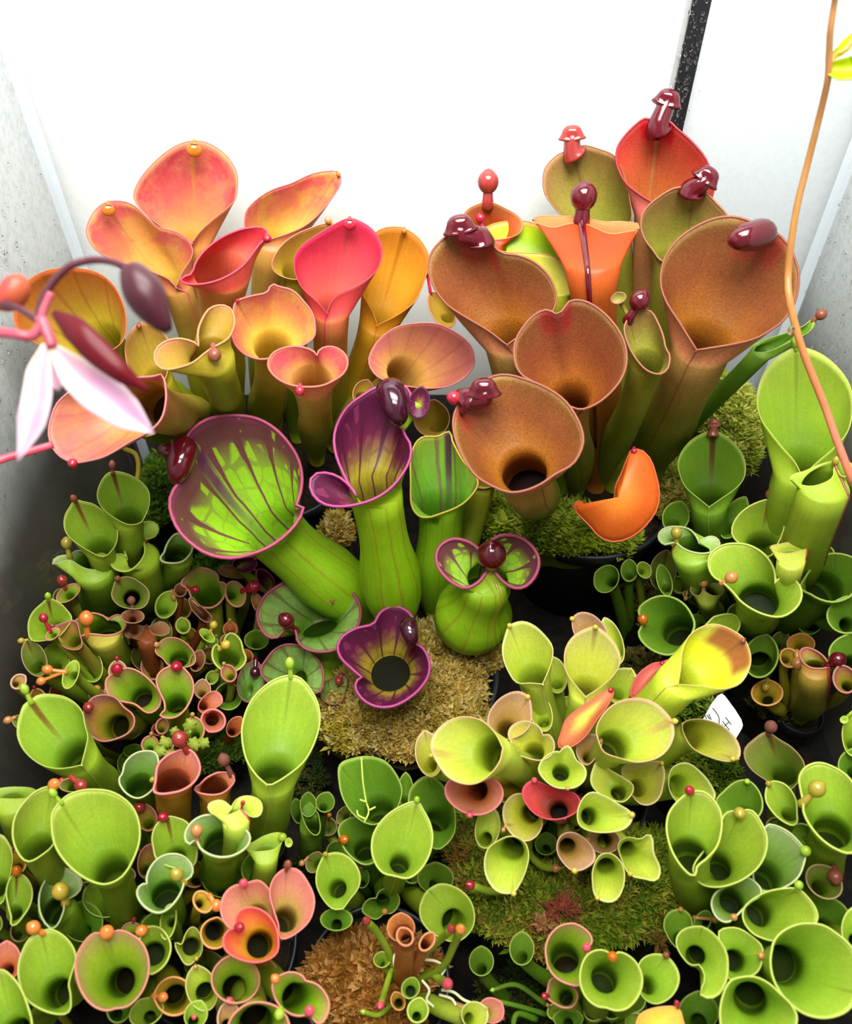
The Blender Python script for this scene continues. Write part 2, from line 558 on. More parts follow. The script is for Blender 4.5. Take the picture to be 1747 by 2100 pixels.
def frame(z, hint):
    z = unit(z)
    x = unit(np.cross(hint, z))
    return x, np.cross(z, x), z


def imgdir(ang):
    r = math.radians(ang)
    return RT * math.sin(r) + UP * math.cos(r)


def build_spoon(par, tip, tdepth, sp, nv, frontp):
    kind, x, y, rp, colr = sp[:5]
    ang = sp[5] if len(sp) > 5 else None
    t = tdepth - rp * tdepth / FPX * 0.6
    S = att(x, y, t)
    r = rp * t / FPX * (.9 if kind == 'ball' else 1)
    v = unit(CAM - S)
    parts = []
    if kind == 'drop':
        X, Y, Z = frame(v, UP)
        V = SPH[0] * np.array([1.0, .88, .55])
        V[:, 2] += 0.05
        parts.append((S + r * (V[:, :1] * X + V[:, 1:2] * Y + V[:, 2:] * Z), SPH[1]))
        # little pointed tip over the drop
        p = [S + Y * r * .55, S + Y * r * 1.0 - Z * r * .1, S + Y * r * 1.35 + Z * r * .1]
        parts.append(tube(spline(p, 6), np.linspace(r * .6, r * .06, 6), 10))
    elif kind in ('ball', 'stalk'):
        ax = unit(S - tip + 1e-6 * UP)
        X, Y, Z = frame(ax, v)
        V = SPH[0].copy()
        V[:, 2] *= np.where(V[:, 2] > 0, 1.0, 1.15)
        V[:, 0] *= 1.02
        k = np.clip(V[:, 2] - .75, 0, 1) * 4
        V[:, 2] += k ** 2 * .16
        if kind == 'stalk': V *= np.array([.8, .8, 1.0])
        parts.append((S + r * (V[:, :1] * X + V[:, 1:2] * Y + V[:, 2:] * Z), SPH[1]))
        L = np.linalg.norm(S - tip)
        if r * .6 < L < r * 5.5:
            inn = tip - unit(S - tip) * r * .3
            w = sp[6] if len(sp) > 6 else .55
            path = spline([inn - v * r * .55, tip - v * r * .2, S * .6 + tip * .4 - v * r * .1, S], 8)
            parts.append(tube(path, r * np.array([w * 1.1, w * 1.05, w * .95, w * .85, w * .78, w * .75, w * .8, w * .8]), 10))
    elif kind == 'cap':
        A = imgdir(ang if ang is not None else 0)
        Z = unit(A + v * .35)
        X, Y, Z = frame(Z, v)
        prof = [(0.0, .80), (.26, .78), (.52, .68), (.72, .46), (.82, .18), (.87, -.06), (.95, -.26), (1.02, -.38), (.97, -.45), (.70, -.38), (.42, -.30), (.0, -.26)]
        nn = 20
        V, F = [], []
        for a, (pr, pz) in enumerate(prof):
            for i in range(nn):
                b = 2 * math.pi * i / nn
                wv = 1 + .20 * math.cos(2 * b) * (a > 4) - .10 * (a > 4) + .05 * math.sin(3 * b)
                V.append(S + r * (X * pr * wv * math.cos(b) * 1.08 + Y * pr * wv * math.sin(b) + Z * (pz + .10 * math.cos(2 * b) * (a > 5))))
        for a in range(len(prof) - 1):
            for i in range(nn):
                F.append((a * nn + i, a * nn + (i + 1) % nn, (a + 1) * nn + (i + 1) % nn, (a + 1) * nn + i))
        parts.append((np.array(V), F))
        path = spline([tip + (frontp - tip) * .06 - v * r * .25, tip, S - Z * r * .55, S], 8)
        parts.append(tube(path, r * np.array([1.1, 1.0, .88, .78, .72, .70, .66, .6]), 12))
    elif kind == 'beak':
        # long hooked lobe: from (x,y) to (x2,y2), fat at the middle
        x2, y2 = sp[6]
        E = att(x2, y2, t - r * .2)
        m = (S + E) * .5 + v * r * .75
        path = spline([tip * .5 + S * .5 - v * r * .2, S, m, E * .85 + S * .15 + v * r * .35, E + v * r * .1], 14)
        rr = r * np.array([.7, .9, 1.02, 1.08, 1.08, 1.04, .98, .9, .8, .7, .58, .46, .32, .10])
        parts.append(tube(path, rr, 14))
    V, F = join(parts)
    return mesh_obj('nectar_spoon', V, F, spoon_mat(colr), par)


def P(pk, pal, shape, z=None, Y=None, f=None, th=None, D=None, b=None, bz=None, sp=None, n=(0.0, .30), rim=2.2, tw=1.0, keel=False, cup=.22, belly=1.12, ridge=None, ear=None, fluid=True, nm='pitcher', fringe=None, dry=False):
    pl = PLANTS[pk]
    par = pl['e']
    Dn, fi = contour(shape, f)
    area_ = 0.5 * abs(np.sum(Dn[:, 0] * np.roll(Dn[:, 1], -1) - np.roll(Dn[:, 0], -1) * Dn[:, 1]))
    s = math.sqrt(area_ / math.pi)
    if not dry: MOUTHS.append((Dn.mean(0), s))
    NR = 56 if s > 60 else (40 if s > 28 else 28)
    C2, fh = resample(Dn, fi, NR)
    c = C2.mean(0)
    if Y is not None: C3 = aty(c[0], c[1], Y)
    else: C3 = atz(c[0], c[1], pl['z'] if z is None else z)
    t0 = depth(C3)
    # keep the whole mouth between the side panes
    for px_, lim in ((C2[:, 0].min(), XLIM[0] + .003), (C2[:, 0].max(), XLIM[1] - .003)):
        q_ = (px_ - W / 2) / FPX
        if q_ * lim > 0 and t0 > lim / q_ * .985:
            t0 = lim / q_ * .985
            C3 = att(c[0], c[1], t0)
    v = unit(CAM - C3)
    nv = unit(v + n[0] * RT + n[1] * unit(UP - v * np.dot(UP, v)))
    wpx = t0 / FPX

    def onplane(px, py):
        d = ray(px, py)
        t = np.dot(C3 - CAM, nv) / np.dot(d, nv)
        return min(max(t, t0 * .78), t0 * 1.25)
    R3 = np.array([att(p[0], p[1], onplane(*p)) for p in C2])
    tip, fr = R3[0], R3[fh]
    if th is None:
        tp = c + (C2[fh] - c) * .55; tr = .40 * s
    else:
        tp = np.array(th[:2], float); tr = th[2]
    Dd = (.85 if D is None else D)
    Th = att(tp[0], tp[1], onplane(*tp) + Dd * s * wpx)
    r0 = tr * wpx * 1.05
    if b is not None:
        B = atz(b[0], b[1], pl['bz'] if bz is None else bz)
    else:
        B = pl['loc'] + (Th - pl['loc']) * np.array([1, 1, 0]) * pl['spread']
        B[2] = pl['bz'] if bz is None else bz
    if pk in POTS and bz is None:
        # root in the pot's soil, or as an offshoot in the substrate beside it
        pc_ = POTS[pk]
        dx_, dy_ = B[0] - pc_[0], B[1] - pc_[1]
        dd_ = math.hypot(dx_, dy_)
        if dd_ > (1.2 if pk in 'EFKL' else 1.75) * pc_[2]: B[2] = .001
        elif dd_ > .84 * pc_[2]:
            B[0] = pc_[0] + dx_ / dd_ * .84 * pc_[2]; B[1] = pc_[1] + dy_ / dd_ * .84 * pc_[2]
    B[0] = min(max(B[0], XLIM[0] + .006), XLIM[1] - .006)
    L = np.linalg.norm(B - Th)
    d0 = unit(unit(Th - C3) * .35 + unit(B - Th) * .75 + np.array([0, 0, -.25]))
    Q1 = Th + d0 * L * .33
    Q2 = B + unit(np.array([0, 0, 1.0]) + unit(Th - B) * .6) * L * .33
    us = np.linspace(0, 1, 13)
    ax = np.array([(1 - u) ** 3 * Th + 3 * (1 - u) ** 2 * u * Q1 + 3 * (1 - u) * u * u * Q2 + u ** 3 * B for u in us])
    Tn = np.gradient(ax, axis=0)
    Tn /= np.linalg.norm(Tn, axis=1)[:, None] + 1e-12
    prof = np.interp(us, [0, .12, .3, .5, .7, .85, 1.0], [1.0, .93, .95, belly, belly * .95, .8, .5]) * tw
    prof[0] = 1.0
    e2 = unit(tip - fr)
    phi = np.linspace(0, 2 * math.pi, NR, endpoint=False)
    rings = []
    nn = -Tn[0]
    e = unit(e2 - nn * np.dot(e2, nn))
    T0 = None
    tr_rings = []
    for i in range(len(us)):
        nn = -Tn[i]
        e = unit(e - nn * np.dot(e, nn))
        g = np.cross(e, nn)
        tr_rings.append(ax[i] + r0 * prof[i] * (np.cos(phi)[:, None] * e + np.sin(phi)[:, None] * g))
    T0 = tr_rings[0]
    K1 = 10
    dist = np.linalg.norm(R3 - T0, axis=1)[:, None]
    ctrl = R3 * .55 + T0 * .45 - nv * cup * dist
    for j in range(K1):
        q = j / K1
        q = q ** 1.15
        rings.append((1 - q) ** 2 * R3 + 2 * q * (1 - q) * ctrl + q * q * T0)
    rings += tr_rings
    G = np.array(rings)                      # (m, NR, 3)
    m = len(G)
    vv = np.concatenate([np.linspace(0, .5, K1, endpoint=False), .5 + .5 * us])
    # outward normals of the grid
    du = np.roll(G, -1, 1) - np.roll(G, 1, 1)
    dv = np.gradient(G, axis=0)
    Nn = np.cross(dv, du)
    Nn /= np.linalg.norm(Nn, axis=2)[:, :, None] + 1e-12
    cen = G.mean(1)
    sgn = np.sign(np.sum((G[K1 + 3] - cen[K1 + 3]) * Nn[K1 + 3]))
    Nn *= sgn
    thick = max(.00045, min(.0011, .022 * s * wpx))
    O = G + Nn * thick
    G[:, :, 0] = np.clip(G[:, :, 0], XLIM[0] + .001, XLIM[1] - .001)
    O[:, :, 0] = np.clip(O[:, :, 0], XLIM[0], XLIM[1])
    gi = np.arange(NR); gk = (gi + 1) % NR
    tf_ = [np.stack([j * NR + gi, j * NR + gk, (j + 1) * NR + gk, (j + 1) * NR + gi], 1).tolist() for j in range(m - 1)]
    trs_ = [tree(O[:kk_].reshape(-1, 3), [q for fs in tf_[:kk_ - 1] for q in fs]) for kk_ in (min(m, K1 + 8), m)]   # upper part, whole
    bb_ = (O.reshape(-1, 3).min(0), O.reshape(-1, 3).max(0))
    if dry: return trs_, bb_, O.reshape(-1, 3)
    TREES.append((pk, trs_, bb_))
    KI = K1 + (4 if Th[2] - B[2] > .03 else 2)
    V = np.vstack([G[:KI].reshape(-1, 3), O.reshape(-1, 3)])
    uu = np.tile(np.linspace(0, 1, NR, endpoint=False), m)
    uv = np.stack([np.concatenate([uu[:KI * NR], uu]), np.concatenate([np.repeat(vv[:KI], NR), np.repeat(vv, NR)])], 1)
    i = np.arange(NR); k = (i + 1) % NR
    F, MI = [], []
    for j in range(KI - 1):
        F += np.stack([j * NR + i, j * NR + k, (j + 1) * NR + k, (j + 1) * NR + i], 1).tolist()
    MI += [0] * len(F)
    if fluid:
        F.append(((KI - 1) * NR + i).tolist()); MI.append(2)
    o = KI * NR
    n1 = len(F)
    for j in range(m - 1):
        F += np.stack([o + j * NR + i, o + (j + 1) * NR + i, o + (j + 1) * NR + k, o + j * NR + k], 1).tolist()
    F += np.stack([i, o + i, o + k, k], 1).tolist()
    F.append((o + (m - 1) * NR + i).tolist())
    MI += [1] * (len(F) - n1)
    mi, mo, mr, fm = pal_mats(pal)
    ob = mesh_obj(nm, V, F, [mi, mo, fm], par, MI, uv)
    # rim: a thin rolled lip, its own colour
    if rim:
        rr = rim * (.55 if rim < 2.75 else .78) * wpx
        pc = (G[0] + O[0]) * .5
        nb = 6
        tt = np.roll(pc, -1, 0) - np.roll(pc, 1, 0)
        tt /= np.linalg.norm(tt, axis=1)[:, None] + 1e-12
        a1 = Nn[0]; a2 = np.cross(tt, a1)
        RV = np.concatenate([[pc + rr * (math.cos(2 * math.pi * q / nb) * a1 * 1.0 + math.sin(2 * math.pi * q / nb) * a2)] for q in range(nb)])
        RV = RV.transpose(1, 0, 2).reshape(-1, 3)
        RF = []
        for a in range(NR):
            for q in range(nb):
                RF.append((a * nb + q, a * nb + (q + 1) % nb, ((a + 1) % NR) * nb + (q + 1) % nb, ((a + 1) % NR) * nb + q))
        mesh_obj('rim', RV, RF, mr, ob)
    if fringe:
        V_, F_ = [], []
        for a in range(NR * 3):
            q = a / 3; i0 = int(q) % NR; i1 = (i0 + 1) % NR; w_ = q - int(q)
            p0 = pc[i0] * (1 - w_) + pc[i1] * w_
            d_ = unit(Nn[0][i0] * .4 + unit(pc[i0] - C3) + nv * .25 + RNG.normal(0, .15, 3))
            sd = unit(pc[i1] - pc[i0]) * wpx * .8
            k_ = len(V_)
            V_ += [p0 - sd, p0 + sd, p0 + unit(np.cross(d_, sd)) * wpx * 1.2, p0 + d_ * fringe * wpx * RNG.uniform(.7, 1.2)]
            F_ += [(k_, k_ + 1, k_ + 3), (k_ + 1, k_ + 2, k_ + 3), (k_ + 2, k_, k_ + 3)]
        mesh_obj('fringe', V_, F_, mr, ob)
    if keel:
        kl = O[:m - 2, fh] if keel is True else O[:m - 2, 0]
        kv, kf = tube(kl + 0, np.linspace(1.9, 1.2, m - 2) * wpx, 6)
        mesh_obj('keel', kv, kf, mr, ob)
    if ridge:
        kl = O[:m - 4, 0]
        kv, kf = tube(kl, np.linspace(ridge[1], ridge[1] * .35, m - 4) * wpx, 8)
        mesh_obj('ridge', kv, kf, spoon_mat(ridge[0]), ob)
    if ear:
        for (ex, ey, ea, eb, eang) in ear:
            lobe(ob, mi, mo, (ex, ey, ea, eb, eang), t0, tip)
    if sp:
        for one in (sp if isinstance(sp, list) else [sp]):
            build_spoon(ob, tip, depth(tip), one, nv, fr)
    return ob


def shell_grid(Dn, C3, nv, bulge, NR, fi=None, rings=7, thick=.0007):
    C2, fh = resample(Dn, fi if fi else len(Dn) // 2, NR)
    c = C2.mean(0)
    def onp(p):
        d = ray(*p); return att(p[0], p[1], np.dot(C3 - CAM, nv) / np.dot(d, nv))
    R3 = np.array([onp(p) for p in C2])
    cc = R3.mean(0)
    rad = np.linalg.norm(R3 - cc, axis=1).mean()
    G = []
    for q in np.linspace(0, 1, rings):
        lat = 1 - q
        G.append(cc + (R3 - cc) * max(lat, .02) + nv * bulge * rad * (1 - lat ** 2))
    return np.array(G)


def shell_mesh(G, nv, thick, mats, name, par):
    m, NR = G.shape[:2]
    A = G; Bk = G - nv * thick
    V = np.vstack([A.reshape(-1, 3), Bk.reshape(-1, 3)])
    i = np.arange(NR); k = (i + 1) % NR
    F, MI = [], []
    o = m * NR
    for j in range(m - 1):
        F += np.stack([j * NR + i, j * NR + k, (j + 1) * NR + k, (j + 1) * NR + i], 1).tolist(); MI += [0] * NR
        F += np.stack([o + j * NR + i, o + (j + 1) * NR + i, o + (j + 1) * NR + k, o + j * NR + k], 1).tolist(); MI += [1] * NR
    F.append(((m - 1) * NR + i).tolist()); MI.append(0)
    F.append((o + (m - 1) * NR + i[::-1]).tolist()); MI.append(1)
    F += np.stack([i, o + i, o + k, k], 1).tolist(); MI += [0] * NR
    uu = np.tile(np.linspace(0, 1, NR, endpoint=False), 2 * m)
    vv = np.tile(np.repeat(np.linspace(0, 1.0 if name == 'pitcher' else .5, m), NR), 2)
    return mesh_obj(name, V, F, mats, par, MI, np.stack([uu, vv], 1))


def lobe(par, mi, mo, ell, t, tip):
    Dn, fi = contour(ell, None)
    C3 = att(ell[0], ell[1], t)
    nv = unit(CAM - C3)
    G = shell_grid(Dn, C3, nv, -.35, 28, fi)
    lo = shell_mesh(G, nv, .0006, [mi, mo], 'ear_lobe', par)
    a = G[-1].mean(0) - nv * .0012
    kv, kf = tube(spline([a, (a + tip) * .5 - nv * .002, tip - nv * .001], 8), np.linspace(.5, .35, 8) * min(ell[2], ell[3]) * t / FPX, 8)
    mesh_obj('lobe_neck', kv, kf, mo, par)
    return lo


def SH(pk, pal, shape, z=None, Y=None, bulge=.45, n=(0, .2), sp=None, rim=2.0, f=None, b=None):
    """pitcher seen from behind: a convex hood with a stem down to the crown"""
    pl = PLANTS[pk]
    Dn, fi = contour(shape, f)
    c = Dn.mean(0)
    C3 = aty(c[0], c[1], Y) if Y is not None else atz(c[0], c[1], pl['z'] if z is None else z)
    v = unit(CAM - C3)
    nv = unit(v + n[0] * RT + n[1] * UP)
    G = shell_grid(Dn, C3, nv, bulge, 40, fi, 9)
    mi, mo, mr, fm = pal_mats(pal)
    ob = shell_mesh(G, nv, .0009, [mo, mi], 'pitcher', pl['e'])
    t0 = depth(C3)
    rc = np.vstack([G[0], G[0][:1]])
    kv, kf = tube(rc, rim * t0 / FPX, 6, False)
    mesh_obj('rim', kv, kf, mr, ob)
    B = atz(b[0], b[1], pl['bz']) if b else pl['loc'] + (C3 - pl['loc']) * np.array([1, 1, 0]) * .4
    fr = G[0][20]
    path = spline([G[1][20] - nv * .0015, fr * .7 + B * .3 - nv * .002, B], 10)
    rad = np.linalg.norm(G[0] - C3, axis=1).mean()
    kv, kf = tube(path, np.linspace(rad * .14, rad * .2, 10), 12)
    mesh_obj('stem_tube', kv, kf, mo, ob)
    if sp: build_spoon(ob, G[0][0], depth(G[0][0]), sp, nv, fr)
    return ob


def YT(pk, pal, pts, z0, z1, r0, r1, endcol):
    """young closed pitcher: a slim green tube with a coloured tip; pts in px, height z0 -> z1"""
    pl = PLANTS[pk]
    zz = np.linspace(z0, z1, len(pts))
    path = spline([atz(p[0], p[1], h) for p, h in zip(pts, zz)], 12)
    w = depth(path[-1]) / FPX
    q = np.linspace(0, 1, 12)
    rad = (r0 + (r1 - r0) * q) * w
    rad[-1] *= .75
    v, fcs = tube(path, rad, 10)
    uv = np.zeros((len(v), 2)); uv[:, 1] = 1 - np.repeat(q, 10)
    ob = mesh_obj('young_pitcher', v, fcs, pal_mats(pal)[1], pl['e'], None, uv)
    d = unit(path[-1] - path[-2])
    tipp = [path[-1] - d * r1 * w * .6, path[-1] + d * r1 * w * .5, path[-1] + d * r1 * w * 1.6]
    v, fcs = tube(spline(tipp, 6), r1 * w * np.array([1.05, 1.2, 1.1, .8, .5, .1]), 10)
    mesh_obj('tip', v, fcs, spoon_mat(endcol), ob)

# ------------------------------------------------------------------ the tank and its surroundings
XL, XR, YB, ZT, YF = -0.213, 0.237, 0.463, 0.50, -0.03


def box(name, lo, hi, mat, parent=None, kind=None):
    (a, b, c), (d, e, f) = lo, hi
    V = [(a, b, c), (d, b, c), (d, e, c), (a, e, c), (a, b, f), (d, b, f), (d, e, f), (a, e, f)]
    F = [(0, 3, 2, 1), (4, 5, 6, 7), (0, 1, 5, 4), (1, 2, 6, 5), (2, 3, 7, 6), (3, 0, 4, 7)]
    o = mesh_obj(name, V, F, mat, parent, smooth=False)
    if kind: o['kind'] = kind
    return o


def soil_mat(name, a, b, scale=120, bump=.8):
    return plain(name, a, .85, .2, var=1, scale=scale, hex2=b, bump=bump)


M_floor = soil_mat('dark_wet_substrate', '0c0b08', '1c1710')
M_white = plain('white_backing', 'fcfdfd', .5, .3)
M_white2 = plain('white_backing_shaded', 'cfd7dd', .5, .3)  # same white panel; shading from its angle is put into the colour
M_side = plain('dark_cabinet_side', '54423a', .6, .3, var=1, scale=14, hex2='6c564c')
M_blackpl = plain('black_plastic', '14161a', .35, .5)
M_seal = plain('clear_silicone', 'dfe8ee', .3, .5, transl=.3)


def glass_mat(name, fog_lo, fog_hi, fog_max, fogc='e9eeee', tint=(.90, .94, .92, 1), speck=.2):
    m, nt = nmat(name)
    tc = nd(nt, 'ShaderNodeTexCoord')
    sx = nd(nt, 'ShaderNodeSeparateXYZ')
    g = nd(nt, 'ShaderNodeNewGeometry')
    nt.links.new(g.outputs['Position'], sx.inputs[0])
    n1 = noise(nt, 12, 5, g.outputs['Position'])
    n2 = noise(nt, 260, 3, g.outputs['Position'], .7)
    zz = mathn(nt, 'ADD', sx.outputs[2], mathn(nt, 'MULTIPLY', mathn(nt, 'SUBTRACT', n1.outputs[0], .5), .07))
    fac = smooth(nt, zz, fog_lo, fog_hi)
    fac = mathn(nt, 'MULTIPLY', fac, mathn(nt, 'ADD', 1 - speck, mathn(nt, 'MULTIPLY', smooth(nt, n2.outputs[0], .35, .6), speck)))
    fac = mathn(nt, 'ADD', mathn(nt, 'MULTIPLY', fac, fog_max), .03)
    tr = nd(nt, 'ShaderNodeBsdfTransparent')
    tr.inputs[0].default_value = tint
    gl = nd(nt, 'ShaderNodeBsdfGlossy')
    gl.inputs['Roughness'].default_value = .04
    lw = nd(nt, 'ShaderNodeLayerWeight'); lw.inputs[0].default_value = .5
    fr = mathn(nt, 'ADD', .04, mathn(nt, 'MULTIPLY', mathn(nt, 'POWER', lw.outputs['Facing'], 5.0), .5))
    mx = nd(nt, 'ShaderNodeMixShader')
    nt.links.new(fr, mx.inputs[0]); nt.links.new(tr.outputs[0], mx.inputs[1]); nt.links.new(gl.outputs[0], mx.inputs[2])
    df = nd(nt, 'ShaderNodeBsdfDiffuse'); df.inputs[0].default_value = lin(fogc)
    tl = nd(nt, 'ShaderNodeBsdfTranslucent'); tl.inputs[0].default_value = lin(fogc)
    md = nd(nt, 'ShaderNodeMixShader'); md.inputs[0].default_value = .3
    nt.links.new(df.outputs[0], md.inputs[1]); nt.links.new(tl.outputs[0], md.inputs[2])
    m2 = nd(nt, 'ShaderNodeMixShader')
    nt.links.new(fac, m2.inputs[0]); nt.links.new(mx.outputs[0], m2.inputs[1]); nt.links.new(md.outputs[0], m2.inputs[2])
    out = nd(nt, 'ShaderNodeOutputMaterial')
    nt.links.new(m2.outputs[0], out.inputs[0])
    return m


M_gside = glass_mat('fogged_glass_side', .13, .24, .80)
M_gback = glass_mat('fogged_glass_back', .08, .22, .30, 'fafcfb', (.995, 1, .995, 1), .1)

box('floor', (XL - .25, YF - .05, -.02), (XR + .25, YB + .16, 0.0), M_floor, kind='structure')
XS = 0.134
box('wall_back', (XL - .02, YB + .012, .085), (XS - .004, YB + .022, .52), M_white, kind='structure')
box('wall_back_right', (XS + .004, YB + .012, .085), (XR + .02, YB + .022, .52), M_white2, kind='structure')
box('wall_left', (XL - .020, YF - .05, 0.0), (XL - .010, YB + .16, .40), M_side, kind='structure')
box('wall_right', (XR + .010, YF - .05, 0.0), (XR + .020, YB + .16, .40), M_side, kind='structure')
box('wall_rear', (XL - .20, YB + .15, 0.0), (XR + .20, YB + .16, .52), M_side, kind='structure')
box('trim_1', (XS - .0046, YB - .0016, 0.0), (XS + .0046, YB + .0, .50), M_blackpl, kind='structure')

tank = empty('glass_tank', (0.012, .23, 0), 'fogged glass terrarium tank with clear silicone corner seams', 'terrarium')
box('glass_pane', (XL, YB, 0), (XR, YB + .004, ZT), M_gback, tank)
box('glass_pane', (XL - .004, YF, 0), (XL, YB + .004, ZT), M_gside, tank)
box('glass_pane', (XR, YF, 0), (XR + .004, YB + .004, ZT), M_gside, tank)
for x, sgn in ((XL, 1), (XR, -1)):
    V = [(x, YB, 0), (x + sgn * .0050, YB, 0), (x + sgn * .002, YB - .002, 0), (x, YB - .0050, 0)]
    V += [(p[0], p[1], ZT) for p in V]
    mesh_obj('silicone_seam', V, [(0, 1, 5, 4), (1, 2, 6, 5), (2, 3, 7, 6), (3, 0, 4, 7), (0, 3, 2, 1), (4, 5, 6, 7)], M_seal, tank, smooth=False)


def water_mat():
    m, nt = nmat('water_droplet')
    p = nd(nt, 'ShaderNodeBsdfGlass'); p.inputs['IOR'].default_value = 1.33; p.inputs['Roughness'].default_value = .02
    out = nd(nt, 'ShaderNodeOutputMaterial')
    nt.links.new(p.outputs[0], out.inputs[0])
    return m


M_water = water_mat()
DS = uvsphere(8, 5)


def droplets(label, pts, nrm, rads):
    parts = []
    X, Y, Z = frame(nrm, (0, 0, 1.0))
    for p, r in zip(pts, rads):
        st = random.uniform(.9, 1.8)
        V = DS[0] * np.array([r, r * st, r * .45])
        parts.append((np.asarray(p) + V[:, :1] * X + V[:, 1:2] * Y + V[:, 2:] * Z, DS[1]))
    V, F = join(parts)
    tag(mesh_obj('water_droplets', V, F, M_water), label, 'droplets', None, 'stuff')


def onwall(axis, val, px, py):
    d = ray(px, py)
    return CAM + d * ((val - CAM[axis]) / d[axis])


pts = [onwall(0, XL + .0004, random.uniform(0, 130) if i % 3 else random.uniform(0, 60), random.uniform(330, 760) if i % 5 else random.uniform(760, 1150)) for i in range(170)]
droplets('clear condensation droplets beaded on the glass behind the orange pitchers', pts, (1, 0, 0), [.0003 + .0011 * random.random() ** 3 for _ in pts])
pts = [onwall(0, XR - .0004, random.uniform(1650, 1747), random.uniform(330, 760)) for i in range(190)]
pts = [p for p in pts if p[1] < YB - .004]
droplets('clear condensation droplets beaded on the glass behind the red pitchers', pts, (-1, 0, 0), [.0003 + .0012 * random.random() ** 3 for _ in pts])
pts = []
for i in range(120):
    yy = random.uniform(0, 260)
    pts.append(onwall(1, YB - .0019, 1441 - .225 * yy + random.gauss(0, 14), yy))
droplets('clear droplets running down the glass along the black upright strip', pts, (0, -1, 0), [.0004 + .0012 * random.random() ** 3 for _ in pts])

# ------------------------------------------------------------------ pots
M_pot = plain('black_pot_plastic', '15171b', .42, .5, var=1, scale=60, hex2='1d2026')
M_soil = soil_mat('pot_soil', '171309', '2c2414', 260, 1.0)


def pot(cx, cy, r, top, label):
    e = empty('nursery_pot', (cx, cy, 0), label, 'pot', 'black nursery pots')
    n = 48
    hgt = max(top, .02)
    prof = [(r * .70, 0.0), (r * .93, hgt - .010), (r * .93, hgt - .0095), (r * .985, hgt - .009), (r, hgt - .001), (r * .99, hgt + .0002), (r * .955, hgt + .0002), (r * .93, hgt - .001), (r * .90, hgt - .012)]

    def lathe(pr, name, mat):
        V, F = [], []
        for a, (q, z) in enumerate(pr):
            for i in range(n):
                b = 2 * math.pi * i / n
                V.append((cx + q * math.cos(b), cy + q * math.sin(b), z))
        for a in range(len(pr) - 1):
            for i in range(n):
                F.append((a * n + i, a * n + (i + 1) % n, (a + 1) * n + (i + 1) % n, (a + 1) * n + i))
        return V, F
    V, F = lathe(prof[:3], 'body', M_pot)
    F.append(tuple(range(n - 1, -1, -1)))
    mesh_obj('body', V, F, M_pot, e)
    V, F = lathe(prof[2:], 'pot_rim', M_pot)
    mesh_obj('pot_rim', V, F, M_pot, e)
    V, F = lathe([(r * .91, hgt - .006), (r * .6, hgt - .003), (r * .3, hgt), (.0005, hgt + .001)], 'soil', M_soil)
    mesh_obj('soil', V, F, M_soil, e)
    return e


# ------------------------------------------------------------------ moss (uncountable: stuff)
M_moss = tint_mat('moss', .65, .3)


CLEAR = [(800, 1383, 50), (815, 1300, 40)]


